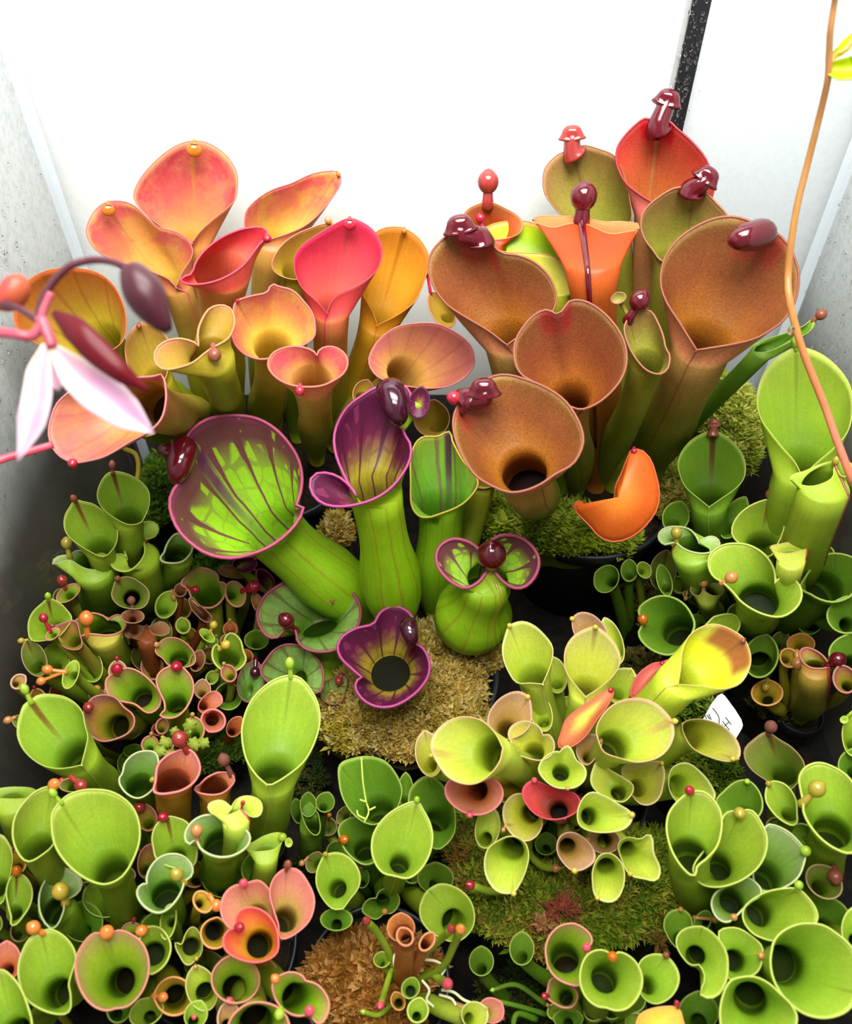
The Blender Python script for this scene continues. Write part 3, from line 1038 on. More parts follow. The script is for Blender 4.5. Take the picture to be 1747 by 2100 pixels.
def moss(label, regs, heads, cols, size, k=7, wid=.24, seed=1, up=.5, mound=.006, dark='14150a', basec=None):
    rg = np.random.default_rng(seed)
    C = np.array([lin(c)[:3] for c in cols])
    V, F, T = [], [], []
    nv = 0
    tot = sum(r[2] * r[3] for r in regs)
    for (px, py, rx, ry, z, *hum) in regs:      # hum: the clump stands on the tank floor
        c = atz(px, py, z)
        wx = abs(atz(px + rx, py, z)[0] - c[0]); wy = abs(atz(px, py - ry, z)[1] - c[1])
        # a low mound under the shoots
        NB, RB = 36, 6
        D = []
        for j in range(RB + 1):
            q = 1 - j / RB
            for i in range(NB):
                a = 2 * math.pi * i / NB
                w = 1 + .10 * math.sin(3 * a + seed) + .06 * math.sin(7 * a + 2 * seed)
                h = mound * (1 - q * q) + rg.normal(0, .0007) - ((z if hum else .012) if j == 0 else 0)
                D.append((c[0] + wx * q * w * math.cos(a) * .97, c[1] + wy * q * w * math.sin(a) * .97, z + h - .003))
        D = np.array(D)
        D[:, 2] = np.maximum(D[:, 2], .0)
        D[:, 0] = np.clip(D[:, 0], XL + .001, XR - .001); D[:, 1] = np.minimum(D[:, 1], YB - .001)
        V.append(D); T.append(np.tile(np.append(np.array(lin(basec or dark)[:3]), 1.0), (len(D), 1)))
        for j in range(RB):
            for i in range(NB):
                F.append((nv + j * NB + i, nv + j * NB + (i + 1) % NB, nv + (j + 1) * NB + (i + 1) % NB, nv + (j + 1) * NB + i))
        F.append(tuple(nv + RB * NB + i for i in range(NB)))
        nv += len(D)
        n = int(heads * rx * ry / tot)
        a = rg.uniform(0, 2 * math.pi, n); q = np.sqrt(rg.uniform(0, 1, n))
        w = 1 + .10 * np.sin(3 * a + seed) + .06 * np.sin(7 * a + 2 * seed)
        hx = c[0] + wx * q * w * np.cos(a); hy = c[1] + wy * q * w * np.sin(a)
        hz = z + mound * (1 - q * q) + rg.uniform(-.003, .0015, n)
        for (ex, ey, er) in CLEAR:
            e0 = atz(ex, ey, z); ew = er * depth(e0) / FPX
            hz = np.where((hx - e0[0]) ** 2 + (hy - e0[1]) ** 2 < ew * ew, z - .02, hz)
        hz = np.maximum(hz, .001)
        # colour drifts across the patch
        dr = .5 + .5 * np.sin(hx * 90 + seed) * np.cos(hy * 75 + 2 * seed) + rg.normal(0, .25, n)
        ci = np.clip((dr * len(C)).astype(int), 0, len(C) - 1)
        base = np.stack([hx, hy, hz], 1)
        tilt = rg.normal(0, .35, (n, 3)); tilt[:, 2] = 1
        tilt /= np.linalg.norm(tilt, axis=1)[:, None]
        sz = size * rg.uniform(.6, 1.35, n)
        for b in range(k):
            ang = 2 * math.pi * b / k + rg.uniform(-.5, .5, n)
            d = np.stack([np.cos(ang), np.sin(ang), rg.uniform(-.1, .5, n) + up * rg.uniform(0, 1.6, n)], 1) + tilt * .3
            d /= np.linalg.norm(d, axis=1)[:, None]
            sd = np.cross(d, tilt); sd /= np.linalg.norm(sd, axis=1)[:, None] + 1e-9
            ln = (sz * rg.uniform(.7, 1.3, n))[:, None]
            wd = ln * wid
            p0 = base; pm = base + d * ln * .5 + tilt * ln * .06
            p1 = base + d * ln - tilt * ln * .10
            quad = np.stack([p0, pm + sd * wd, p1, pm - sd * wd], 1).reshape(-1, 3)
            quad[:, 2] = np.maximum(quad[:, 2], .0005)
            quad[:, 0] = np.clip(quad[:, 0], XL + .0008, XR - .0008); quad[:, 1] = np.minimum(quad[:, 1], YB - .0008)
            V.append(quad)
            cc = C[ci] * rg.uniform(.75, 1.2, n)[:, None]
            T.append(np.repeat(np.concatenate([np.clip(cc, 0, 1), np.ones((n, 1))], 1), 4, 0))
            i4 = nv + np.arange(n)[:, None] * 4 + np.arange(4)[None]
            F += i4.tolist()
            nv += 4 * n
    o = mesh_obj('moss', np.vstack(V), F, M_moss, None, cols=np.vstack(T), smooth=False)
    return tag(o, label, 'moss', None, 'stuff')


POT_TABLE = {'A': (560, 950, .052, .085), 'B': (1200, 1010, .055, .085), 'C': (830, 1375, .056, .050), 'D': (290, 1250, .028, .040), 'E': (300, 1420, .027, .035),
             'G': (225, 1640, .013, .030), 'H': (540, 1730, .012, .030), 'I': (770, 1800, .019, .030), 'J': (1160, 1600, .045, .050), 'K': (1520, 1250, .026, .040),
             'O': (1640, 1460, .014, .030), 'L': (1540, 1860, .038, .030), 'F': (448, 1937, .039, .030), 'M': (1235, 2080, .022, .030), 'N': (772, 2012, .0335, .056)}
for k_, (x_, y_, r_, t_) in POT_TABLE.items():
    p_ = atz(x_, y_, t_)
    POTS[k_] = (p_[0], p_[1], r_)

# ------------------------------------------------------------------ plants
plant('A', 560, 950, .085, 'tall pitcher plant with pink, red and orange hooded pitchers against the white panel', .2, .30)
plant('B', 1215, 1000, .085, 'tall pitcher plant with brown-red flared pitchers and dark red helmet spoons', .2, .30)
plant('C', 815, 1310, .050, 'pitcher plant with green pitchers netted and rimmed in purple', .09, .30)
plant('D', 262, 1255, .040, 'small green pitcher plant with brown midribs growing beside the fogged glass', .12, .35)
plant('E', 300, 1415, .035, 'dense clump of tiny red-rimmed pitchers with bead-like red and orange tips', .075, .7)
plant('G', 225, 1640, .030, 'single smooth lime-green pitcher with upright green tip, beside the brown cabinet', .13, .35)
plant('H', 540, 1730, .030, 'large upright lime-green pitcher with a pointed tip and folded front seam', .13, .35)
plant('I', 770, 1830, .030, 'dark green low pitcher plant behind the rim of the small mossy pot', .085, .55)
plant('J', 1160, 1600, .050, 'fuzzy yellow-green pitcher plant with some pink and tan cups beside the white tag', .12, .45)
plant('K', 1535, 1255, .040, 'bright green pitcher plant with bead-tipped cups below the brown-red pitchers', .12, .5)
plant('O', 1640, 1460, .030, 'small yellow and red pitcher plant with one dark red bead tip', .085, .4)
plant('L', 1530, 1870, .030, 'crowded green pitcher clump with round mouths and pale green bead tips', .105, .6)
plant('F', 300, 1900, .030, 'crowded clump mixing green cups with salmon pink pitchers around a bright red cup', .10, .65)
plant('M', 1235, 2080, .030, 'low pitcher plant of round green mouths and one pink cup under mossy mound', .10, .5)
plant('N', 830, 2015, .055, 'spindly seedling pitcher plant with withered brown pitchers in the small mossy pot', .08, .3)

# A : back clump, pink / orange
P('A','pinkA',[(393,290),(426,294),(462,318),(484,352),(486,385),(479,412),(438,448),(410,474),(393,497),(362,482),(325,460),(294,433),(276,408),(277,390),(294,359),(328,323),(362,299)],Y=.425,f=(393,497,1),th=(398,500,32),D=.45,b=(440,905),sp=('drop',398,308,16,'amber'),n=(0,.10),keel=True)
P('A','pyA',[(214,417),(229,413),(253,414),(277,424),(304,450),(323,466),(362,477),(386,494),(394,513),(390,532),(374,556),(360,588),(346,572),(300,553),(229,531),(193,508),(178,479),(181,458),(196,431)],Y=.40,f=(360,588,1),th=(362,590,30),D=.45,b=(410,900),sp=('drop',222,431,14,'amber'),n=(.1,.15),keel=True)
P('A','pyA',[(691,353),(699,372),(684,400),(660,431),(629,460),(595,477),(559,489),(528,496),(506,479),(502,455),(506,433),(528,409),(559,390),(600,376),(636,359),(667,352)],Y=.43,f=(528,496),th=(560,500,38),D=.5,b=(560,905),sp=('ball',694,358,5,'amber'),n=(-.1,.25))
P('A','tanA',[(682,460),(702,490),(690,530),(660,560),(607,572),(583,568),(563,556),(558,541),(571,513),(595,489),(636,469)],Y=.408,f=(607,572),th=(610,560,30),D=.6,b=(610,900),sp=('ball',673,452,8,'tan'))
P('A','orangeA',[(829,469),(855,486),(874,513),(879,537),(874,561),(862,594),(850,618),(816,645),(774,666),(766,642),(752,618),(743,600),(745,560),(755,515),(768,480),(790,468),(813,466)],Y=.41,f=(774,666,1),th=(774,668,36),D=.45,b=(720,910),sp=('ball',829,474,6,'amber'),n=(0,.12),keel=True)
P('A','redA',[(717,448),(735,453),(761,469),(778,493),(783,515),(778,541),(764,563),(735,585),(696,602),(679,618),(670,640),(648,616),(624,594),(611,573),(604,546),(607,522),(624,501),(653,481),(684,462),(704,452)],Y=.385,f=(670,640,1),th=(678,640,36),D=.42,b=(690,910),sp=('drop',717,461,13,'red'),n=(0,.10),keel=True)
P('A','redA',[(547,486),(534,497),(522,513),(498,544),(462,568),(426,580),(390,582),(371,574),(394,562),(398,550),(405,534),(422,513),(450,491),(486,474),(520,467),(543,470)],Y=.375,f=(371,574),th=(455,560,55),D=.9,b=(470,905),sp=('ball',548,489,10,'red'),n=(-.2,.75),rim=3,tw=.85)
P('A','pyA',[(486,618),(520,607),(548,600),(558,584),(570,588),(600,597),(624,621),(639,642),(645,666),(642,692),(615,710),(576,726),(540,736),(509,729),(487,712),(477,690),(477,661),(480,632)],Y=.355,f=(615,710),th=(560,712,38),D=.7,b=(545,915),sp=('ball',487,617,5,'red'),n=(0,.25),rim=3,keel=True)
P('A','tanA',[(437,712),(415,728),(396,743),(367,753),(343,757),(324,750),(317,733),(322,714),(343,699),(370,695),(396,702),(408,711,1),(407,680),(415,656),(430,634),(454,626),(473,634),(480,656),(477,675),(466,695),(450,705)],Y=.325,f=(408,711),th=(434,735,44),D=.9,b=(480,915),sp=('ball',440,728,15,'brown'),n=(0,.7),rim=3.2,tw=.85,cup=.1)
P('A','pinkA',[(615,792),(584,784),(560,767),(550,748),(557,728),(576,716),(605,711),(632,716),(646,724),(650,730,1),(656,718),(677,711),(699,719),(712,738),(706,762),(685,779),(656,791)],Y=.322,f=(650,730),th=(640,785,40),D=.9,b=(650,945),sp=('ball',615,802,11,'red'),n=(0,.75),rim=3,tw=.9,cup=.1)
P('A','pinkV',[(966,712),(972,735),(970,752),(950,775),(915,792),(870,795),(820,788),(780,775),(762,757),(757,735),(775,700),(810,673),(850,664),(900,666),(945,690)],Y=.372,f=(757,738),th=(830,768,38),D=.6,b=(720,900),n=(-.1,.35),rim=2.6)
P('A','oyA',[(120,551),(180,554),(212,567),(236,591),(252,625),(258,660),(250,700),(215,722),(150,728),(89,708),(60,695),(36,673),(29,644),(40,600),(72,566)],Y=.375,f=(215,722),th=(205,705,45),D=.6,b=(370,905),n=(.1,.15))
P('A','tanA',[(286,664),(310,664),(330,678),(345,700),(347,740),(330,790),(300,800),(270,770),(258,730),(258,705),(268,682)],Y=.36,f=(330,790),th=(325,780,28),D=.6,b=(400,905),sp=('ball',285,669,6,'brown'),n=(0,.15))
P('A','pinkV',[(150,947),(118,930),(101,895),(105,860),(120,825),(160,795),(220,780),(280,775),(315,773),(330,768),(339,800),(338,830),(330,858),(310,880),(264,906),(216,934),(180,944)],Y=.29,f=(330,768),th=(300,830,50),D=.8,b=(430,925),sp=('ball',149,950,11,'red'),n=(-.35,.25),rim=3)
P('A','tanA',(415,880,36,30,0),Y=.37,b=(460,920))
P('A','lime',(300,850,40,45,20),Y=.36,b=(420,920))
P('A','tanA',(745,805,20,26,20),Y=.375,b=(700,920),th=(742,815,12))
P('A','tanA',(905,635,22,40,-32),Y=.40,b=(800,930),sp=('ball',876,561,8,'red'),rim=2.5)

# B : brown-red clump
P('B','brownB',[(980,487),(999,493),(1019,513),(1033,521),(1064,525),(1096,539),(1122,563),(1136,590),(1140,614),(1130,642),(1100,667),(1057,694),(1040,707),(1004,679),(956,650),(920,626),(896,597),(882,566),(879,542),(886,517),(903,496),(925,480),(956,482)],Y=.355,f=(1040,707,1),th=(1046,700,50),D=.45,b=(1090,1000),sp=('cap',943,465,31,'wine',-10),n=(.05,.15),rim=3,keel=True)
P('B','lime',[(991,474),(1009,460),(1052,453),(1091,457),(1136,479),(1172,508),(1204,546),(1228,594),(1236,633),(1206,614),(1192,582),(1175,554),(1148,532),(1120,522),(1076,519),(1028,515),(1004,498)],Y=.39,f=(1236,633),th=(1150,580,55),D=.8,b=(1150,1000),n=(0,1.0),rim=2.6,tw=.9,sp=('ball',985,447,11,'red'))
P('B','orangeB',[(1000,414),(1030,425),(1069,452),(1062,480),(1000,492),(958,480),(945,455),(960,430),(985,418)],Y=.415,f=(1000,492),th=(1005,500,30),D=.4,b=(1120,1000),sp=('ball',1001,372,24,'redbr',None,.62),n=(0,.2))
P('B','orangeB',[(1192,458),(1160,462),(1135,468),(1105,460),(1093,450),(1105,443),(1148,443),(1195,447),(1240,455),(1280,455),(1312,465),(1284,477),(1250,481),(1222,470)],Y=.395,f=(1195,447),th=(1215,540,52),D=.35,b=(1220,1000),sp=('ball',1197,402,30,'wine',None,.75),n=(0,1.6),rim=3,cup=-.05,tw=.85,ridge=('wine',9))
P('B','oliveB',[(1174,309),(1195,299),(1226,306),(1260,321),(1277,354),(1291,412),(1291,457),(1255,474),(1215,472),(1168,447),(1148,436),(1132,419),(1117,395),(1114,366),(1120,342),(1147,316)],Y=.43,f=(1255,474),th=(1250,480,42),D=.45,b=(1260,1000),sp=('cap',1173,277,24,'redbr',0),n=(0,.12))
P('B','redB',[(1350,256),(1367,247),(1387,264),(1415,288),(1442,319),(1454,343),(1463,378),(1458,407),(1440,425),(1370,432),(1336,413),(1312,398),(1284,374),(1267,340),(1265,309),(1277,285),(1302,258),(1326,243)],Y=.425,f=(1370,432),th=(1350,440,46),D=.5,b=(1310,1000),sp=('cap',1369,206,27,'wine',20),n=(0,.12),rim=2.8)
P('B','oliveB',[(1422,386),(1446,395),(1470,419),(1490,443),(1490,475),(1440,522),(1362,536),(1339,512),(1322,488),(1315,460),(1322,433),(1346,409),(1380,388),(1405,384)],Y=.395,f=(1362,536),th=(1385,535,42),D=.5,b=(1330,1000),sp=('cap',1449,364,27,'wine',38),n=(0,.15),rim=2.8)
P('B','brownB',[(1577,472),(1599,484),(1623,517),(1636,558),(1635,594),(1625,628),(1606,655),(1582,674),(1548,693),(1502,705),(1454,713),(1429,717),(1413,691),(1392,657),(1370,623),(1358,592),(1357,558),(1368,522),(1394,489),(1428,465),(1466,449),(1500,445),(1526,450),(1558,463)],Y=.345,f=(1429,717,1),th=(1438,712,58),D=.45,b=(1320,975),sp=('beak',1560,480,29,'wine',0,(1492,496)),n=(.05,.18),rim=3.4,keel=True,tw=1.05)
P('B','brownB',[(1140,645),(1155,637),(1166,620),(1186,616),(1215,626),(1249,654),(1275,692),(1284,729),(1278,766),(1258,797),(1229,823),(1196,838),(1175,835),(1129,808),(1100,785),(1072,769),(1059,749),(1055,720),(1060,694),(1075,669),(1097,646),(1123,636)],Y=.315,f=(1196,838),th=(1170,818,38),D=1.0,b=(1180,1010),n=(0,.35),rim=3.2,cup=.2,keel=True)
P('B','brownB',[(954,818),(985,788),(1009,773),(1037,769),(1072,777),(1118,795),(1158,823),(1186,866),(1195,900),(1189,926),(1172,952),(1140,970),(1106,993),(1072,1006),(1043,1008),(1009,995),(977,975),(954,943),(937,906),(930,869),(937,837)],Y=.275,f=(1140,970),th=(1075,970,46),D=.95,b=(1100,1060),sp=[('cap',992,799,31,'wine',0),('ball',931,816,16,'red')],n=(-.05,.5),rim=3.6,cup=.2,tw=1.15,keel=True)
P('B','oliveB',[(1291,652),(1310,640),(1332,638),(1348,662),(1359,690),(1364,714),(1372,728),(1372,740),(1369,754),(1355,766),(1329,760),(1306,737),(1289,706),(1281,672)],Y=.325,f=(1355,766),th=(1325,745,32),D=.8,b=(1225,1000),sp=('ball',1312,616,23,'wine'),n=(.1,.35),rim=2.8,ear=[(1268,611,17,12,-20)])
SH('B','orangeW',[(1300,920),(1329,935),(1346,978),(1352,1015),(1346,1046),(1321,1081),(1289,1104),(1255,1111),(1229,1101),(1209,1078),(1186,1055),(1175,1038),(1215,1036),(1255,1029),(1263,995),(1275,969),(1286,941)],Y=.29,bulge=.55,n=(0,0),sp=('ball',1300,925,7,'red'),f=(1175,1038),b=(1240,1050))
P('B','dgreen',[(1668,657),(1650,668),(1610,684),(1560,700),(1540,716),(1570,722),(1620,700),(1660,678)],Y=.37,f=(1540,716),th=(1560,725,18),D=.3,b=(1400,960),sp=('ball',1684,645,12,'brown'),n=(0,.8))
P('B','orangeB',(1230,570,20,20,40),Y=.37,b=(1230,1000),sp=('ball',1240,556,10,'wine'))

# C : veined purple
P('C','netC',[(384,898),(408,871),(444,856),(487,853),(528,860),(564,881),(593,912),(612,946),(618,984),(613,1018),(606,1036),(614,1035),(621,1042),(610,1068),(584,1097),(550,1121),(511,1136),(473,1143),(430,1136),(396,1116),(370,1090),(354,1059),(349,1028),(358,1003),(372,985),(384,963),(386,929)],z=.165,f=(606,1036),th=(560,1085,58),D=.8,b=(735,1250),sp=[('beak',376,922,27,'wine',0,(358,992)),('beak',372,928,19,'wine',0,(324,922))],n=(.1,.35),rim=5,tw=1.1,cup=.25)
P('C','purpC',[(824,880),(840,910),(841,937),(826,969),(803,998),(772,1020),(734,1033),(694,1038),(663,1032),(643,1015),(636,992),(643,975),(663,970),(692,978),(717,998),(730,1017,1),(720,1000),(703,966),(690,932),(686,897),(694,866),(714,834),(743,812),(772,795),(805,790),(838,800),(836,850)],z=.195,f=(730,1017),th=(770,1010,52),D=.75,b=(815,1300),sp=('beak',800,800,29,'black',0,(822,872)),n=(0,.45),rim=4.2,tw=1.0,belly=1.28,ear=[(860,826,22,34,10)],cup=.15)
P('C','gveinC',[(921,886),(927,905),(949,946),(976,978),(978,998),(949,1032),(906,1052),(866,1060),(846,1040),(843,990),(845,930),(863,899),(900,895)],Y=.335,f=(866,1060),th=(905,1035,45),D=.6,b=(925,1190),n=(0,.35),rim=3)
P('C','tanA',(885,858,36,36,10),Y=.385,b=(930,1110),th=(900,875,18),bz=.05)
P('C','tanA',(990,975,30,26,0),Y=.35,b=(970,1170),th=(990,985,26),tw=1.05)
P('C','netC',[(1006,1166),(992,1180),(983,1192),(958,1205),(929,1195),(903,1169),(895,1146),(902,1121),(929,1106),(958,1111),(978,1124),(990,1140),(1006,1112),(1029,1099),(1064,1102),(1092,1123),(1104,1149),(1098,1178),(1078,1201),(1055,1205),(1032,1192),(1021,1180)],z=.135,f=(990,1140),th=(1000,1188,40),D=.35,b=(950,1310),sp=('ball',1008,1138,34,'wine',None,.3),n=(0,.25),rim=5,tw=1.25,belly=1.6,cup=.30,ridge=('olive',4),fringe=7)
P('C','mossC',[(606,1291),(610,1312),(626,1329),(654,1336),(686,1332),(712,1317),(732,1286),(739,1255),(732,1229),(715,1213),(695,1216),(682,1237,1),(674,1223),(654,1197),(626,1186),(594,1190),(569,1203),(543,1223),(528,1255),(533,1283),(550,1305),(572,1305),(580,1291)],z=.09,f=(682,1237),th=(655,1285,38),D=1.0,b=(680,1370),sp=('ball',586,1272,18,'wine',None,.4),fringe=7,n=(0,.5),rim=4,tw=1.0,cup=.05)
P('C','purpC',[(849,1322),(863,1326),(878,1352),(878,1383),(860,1412),(832,1435),(803,1448),(772,1448),(746,1435),(730,1412),(732,1397),(743,1389,1),(720,1369),(700,1349),(693,1326),(703,1306),(732,1289),(766,1280),(780,1257),(803,1245),(829,1250),(846,1269),(850,1295)],z=.097,f=(743,1389),th=(800,1378,42),D=.9,b=(812,1420),sp=('beak',838,1283,18,'black',0,(846,1325)),n=(0,.45),rim=4.2,cup=.05,fringe=7)
P('C','mossC',[(535,1375),(548,1351),(564,1332),(588,1322),(620,1327),(644,1344),(661,1372),(662,1400),(656,1418),(620,1420),(580,1412),(550,1398)],z=.075,f=(656,1418),th=(610,1400,26),b=(680,1400),n=(0,.3),rim=3)
P('C','mossC',(515,1398,27,42,12),z=.07,sp=('ball',523,1379,12,'black'),b=(620,1430))
P('C','mossC',[(700,1385),(712,1395),(708,1415),(700,1438),(680,1444),(662,1434),(657,1415),(668,1398),(685,1390)],z=.062,sp=('ball',695,1397,9,'redbr'),b=(720,1420))
P('C','purpC',[(522,1146),(526,1160),(512,1172),(490,1172),(478,1160),(484,1148),(505,1144)],z=.075,b=(600,1260),sp=('ball',524,1146,6,'red'))
P('C','purpC',(545,1190,14,26,-35),z=.075,b=(620,1270))

# D : small green plant beside the glass
P('D','greenT',[(154,1026),(168,1029),(192,1035),(216,1052),(233,1069),(240,1088),(238,1112),(228,1129),(212,1141),(188,1132),(156,1112),(137,1093),(132,1074),(135,1055),(144,1040)],z=.145,f=(212,1141),th=(205,1128,26),D=.6,b=(235,1250),sp=('stalk',151,1022,9,'brown'),n=(0,.12))
P('D','greenT',[(231,968),(252,970),(276,980),(298,997),(306,1016),(304,1040),(296,1059),(288,1071),(264,1075),(236,1062),(214,1045),(202,1026),(201,1007),(209,987),(219,973)],z=.155,f=(264,1075),th=(262,1065,28),D=.6,b=(265,1240),sp=('stalk',230,953,9,'brown'),n=(0,.12))
P('D','grgrey',[(142,1140),(156,1130),(178,1134),(197,1143),(204,1155,1),(214,1144),(228,1140),(233,1150),(216,1163),(192,1169),(168,1163),(149,1151),(135,1149),(113,1158),(107,1151),(125,1139)],z=.115,f=(204,1155),th=(190,1165,38),D=.5,b=(215,1260),sp=('ball',137,1113,13,'olive'),n=(0,.9),cup=.05,rim=2.6,ridge=('green',4))
P('D','green',[(294,1110),(297,1131),(288,1151),(269,1168),(250,1171),(232,1163),(227,1148),(238,1137),(255,1139),(262,1147,1),(255,1124),(257,1105),(267,1091),(284,1079),(303,1070),(322,1076),(324,1088),(315,1101),(300,1104)],z=.12,f=(262,1147),th=(285,1145,38),D=.7,b=(305,1255),sp=('ball',278,1091,12,'brown'),n=(.2,.7),cup=.05,rim=2.8)
P('D','grgrey',[(394,1120),(389,1136),(373,1151),(349,1154),(330,1147),(338,1132),(341,1122),(349,1107),(363,1095),(382,1102)],z=.115,f=(330,1147),th=(366,1142,26),D=.8,b=(335,1225),n=(-.1,.4),rim=3)
P('D','olive',[(240,1189),(264,1184),(288,1196),(304,1213),(303,1232),(291,1246),(264,1247),(243,1240),(230,1223),(233,1204)],z=.114,f=(291,1246),th=(270,1226,16),sp=('ball',241,1186,7,'brown'),b=(262,1222))
st = [att(p[0], p[1], q) for p, q in [((255, 921), .53), ((276, 930), .525), ((284, 950), .52), ((281, 985), .515), ((268, 1025), .51), ((262, 1060), .508), ((262, 1100), .51)]]
st.append(PLANTS['D']['loc'] + np.array([.002, .01, .0]))
v_, f_ = tube(spline(st, 30), .0016, 8)
mesh_obj('flower_stalk', v_, f_, plain('stalk_brown', 'a88428', .5, .3, var=1, scale=90, hex2='8c8020'), PLANTS['D']['e'])

# E : tiny clump
P('E','pg',(140,1216,27,14,-35),z=.114,b=(90,1345),sp=('ball',127,1190,12,'redbr'),n=(0,.6))
P('E','olive',(120,1224,10,15,10),z=.08,rim=2.6)
P('E','greenT',[(99,1228),(120,1236),(135,1250),(146,1267),(138,1284),(118,1306),(91,1313),(65,1312),(59,1296),(60,1272),(70,1253),(89,1236)],z=.085,f=(118,1306),sp=('stalk',98,1222,8,'green'))
P('E','pg',(108,1300,16,9,-40),z=.128,sp=('ball',89,1267,10,'red'),n=(0,.6))
P('E','brpink',[(109,1289),(135,1277),(154,1274),(163,1301),(166,1327),(144,1331),(125,1320),(115,1303)],z=.118,sp=('ball',107,1284,6,'brown'))
P('E','pg',[(178,1300),(165,1304),(150,1297),(148,1282),(160,1270),(185,1258),(212,1264),(221,1272,1),(231,1264),(245,1261),(257,1272),(255,1287),(240,1299),(216,1303),(197,1301)],z=.10,f=(221,1272),th=(212,1298,34),D=.5,b=(235,1380),sp=('ball',177,1268,17,'orange'),n=(0,.7),rim=3,cup=.05)
P('E','dead',[(300,1282),(288,1300),(272,1309),(256,1302),(254,1290),(272,1280),(292,1284),(310,1284),(330,1274),(348,1286),(346,1298),(328,1303),(312,1298)],z=.088,f=(300,1284),th=(300,1310,17),D=.3,n=(0,1.0),rim=2.4,cup=0)
P('E','dead',(272,1264,23,13,0),z=.108,b=(285,1360),sp=('ball',269,1231,9,'crumb'),n=(0,.5))
P('E','green',(341,1240,20,28,25),z=.082,sp=('ball',357,1224,8,'tan'),rim=2.8)
P('E','pg',[(384,1205),(372,1198),(382,1183),(401,1168),(420,1166),(444,1178),(449,1195),(459,1195),(463,1204),(456,1228),(435,1245),(411,1243),(396,1231),(390,1216)],z=.088,f=(450,1196),th=(428,1226,24),sp=('ball',401,1209,9,'red'),rim=3,b=(420,1340))
P('E','dead',(370,1210,12,13,0),z=.09,rim=2.2)
P('E','dead',[(390,1225),(405,1238),(425,1255),(434,1268),(425,1276),(405,1262),(392,1245)],z=.085,rim=2.2)
P('E','pg',(483,1218,26,19,70),z=.085,sp=('ball',520,1203,15,'red'),b=(480,1320),n=(0,.6),rim=3)
P('E','brpink',(528,1236,10,20,-20),z=.08)
P('E','brpink',[(448,1168),(470,1160),(495,1170),(520,1168),(530,1180),(500,1185),(465,1182)],z=.060,n=(0,.7))
P('E','pg',[(322,1326),(337,1311),(361,1309),(385,1323),(399,1344),(397,1361),(372,1368),(346,1363),(335,1350),(320,1338)],z=.08,f=(397,1361),th=(367,1352,18),sp=('ball',321,1322,7,'tan'),rim=2.6)
P('E','pg',[(238,1380),(260,1371),(284,1378),(308,1397),(325,1419),(329,1438),(320,1455),(303,1461),(276,1443),(252,1438),(228,1428),(218,1411),(220,1392)],z=.088,f=(303,1461),th=(290,1430,21),sp=('ball',240,1372,13,'red'),rim=3)
P('E','pg',[(365,1365),(382,1377),(394,1396),(395,1420),(384,1447),(367,1466),(348,1472),(329,1466),(338,1458),(338,1440),(329,1420),(322,1399),(326,1382),(346,1368)],z=.09,f=(329,1466),th=(361,1443,20),sp=('ball',362,1367,13,'red'),rim=3)
P('E','brpink',[(178,1447),(192,1431),(216,1426),(238,1433),(252,1450),(272,1467),(274,1486),(262,1503),(236,1515),(209,1519),(188,1508),(173,1488),(171,1467)],z=.09,f=(236,1515),th=(240,1490,24),sp=('ball',181,1450,12,'redbr'),rim=3)
P('E','olive',(70,1350,23,38,-22),z=.075,sp=('ball',43,1314,7,'olive'))
P('E','green',(114,1352,28,33,0),z=.104)
P('E','green',(145,1383,30,14,-70),z=.116,sp=[('ball',97,1373,11,'orange'),('ball',84,1397,10,'orange')],n=(0,.7))
P('E','green',(184,1363,24,36,-18),z=.085,sp=('ball',165,1323,8,'tan'))
P('E','green',[(452,1330),(470,1300),(490,1310),(498,1335),(503,1355),(485,1374),(458,1374),(440,1358),(436,1338),(444,1322)],z=.078,f=(503,1355),th=(470,1352,20),sp=('ball',463,1322,11,'yellow'),rim=3)
P('E','green',(425,1303,18,9,40),z=.085,sp=('ball',438,1281,9,'yellow'),n=(0,.6))
P('E','dgreen',(468,1428,27,27,0),z=.062,th=(468,1425,16),rim=2.6)
P('E','pinkcup',[(440,1418),(452,1425),(455,1440),(440,1452),(420,1462),(408,1455),(410,1440),(425,1424)],z=.07)
P('E','pinkcup',(437,1478,24,22,200),z=.068,th=(435,1475,13),rim=3.4)
P('E','deadO',(482,1490,15,22,30),z=.055,rim=1.8)
P('E','tan',(415,1413,16,19,0),z=.07)
P('E','brpink',(312,1368,22,26,-20),z=.07,sp=('ball',311,1344,6,'brown'))
P('E','brpink',(200,1426,17,11,0),z=.08,sp=('ball',198,1413,9,'tan'))
P('E','dgreen',(526,1312,24,19,0),z=.06)
P('E','olive',(265,1485,26,30,0),z=.06)
P('E','olive',(300,1345,30,30,0),z=.062)
P('E','green',(330,1295,22,30,0),z=.065)
P('E','olive',(40,1480,12,14,-60),z=.075,sp=('ball',16,1477,9,'tan'))
P('E','brpink',(430,1345,20,16,0),z=.062)
P('E','dgreen',(365,1500,30,22,0),z=.05)
P('E','dead',(405,1355,14,22,20),z=.075,rim=1.8,sp=('ball',408,1375,6,'crumb'))

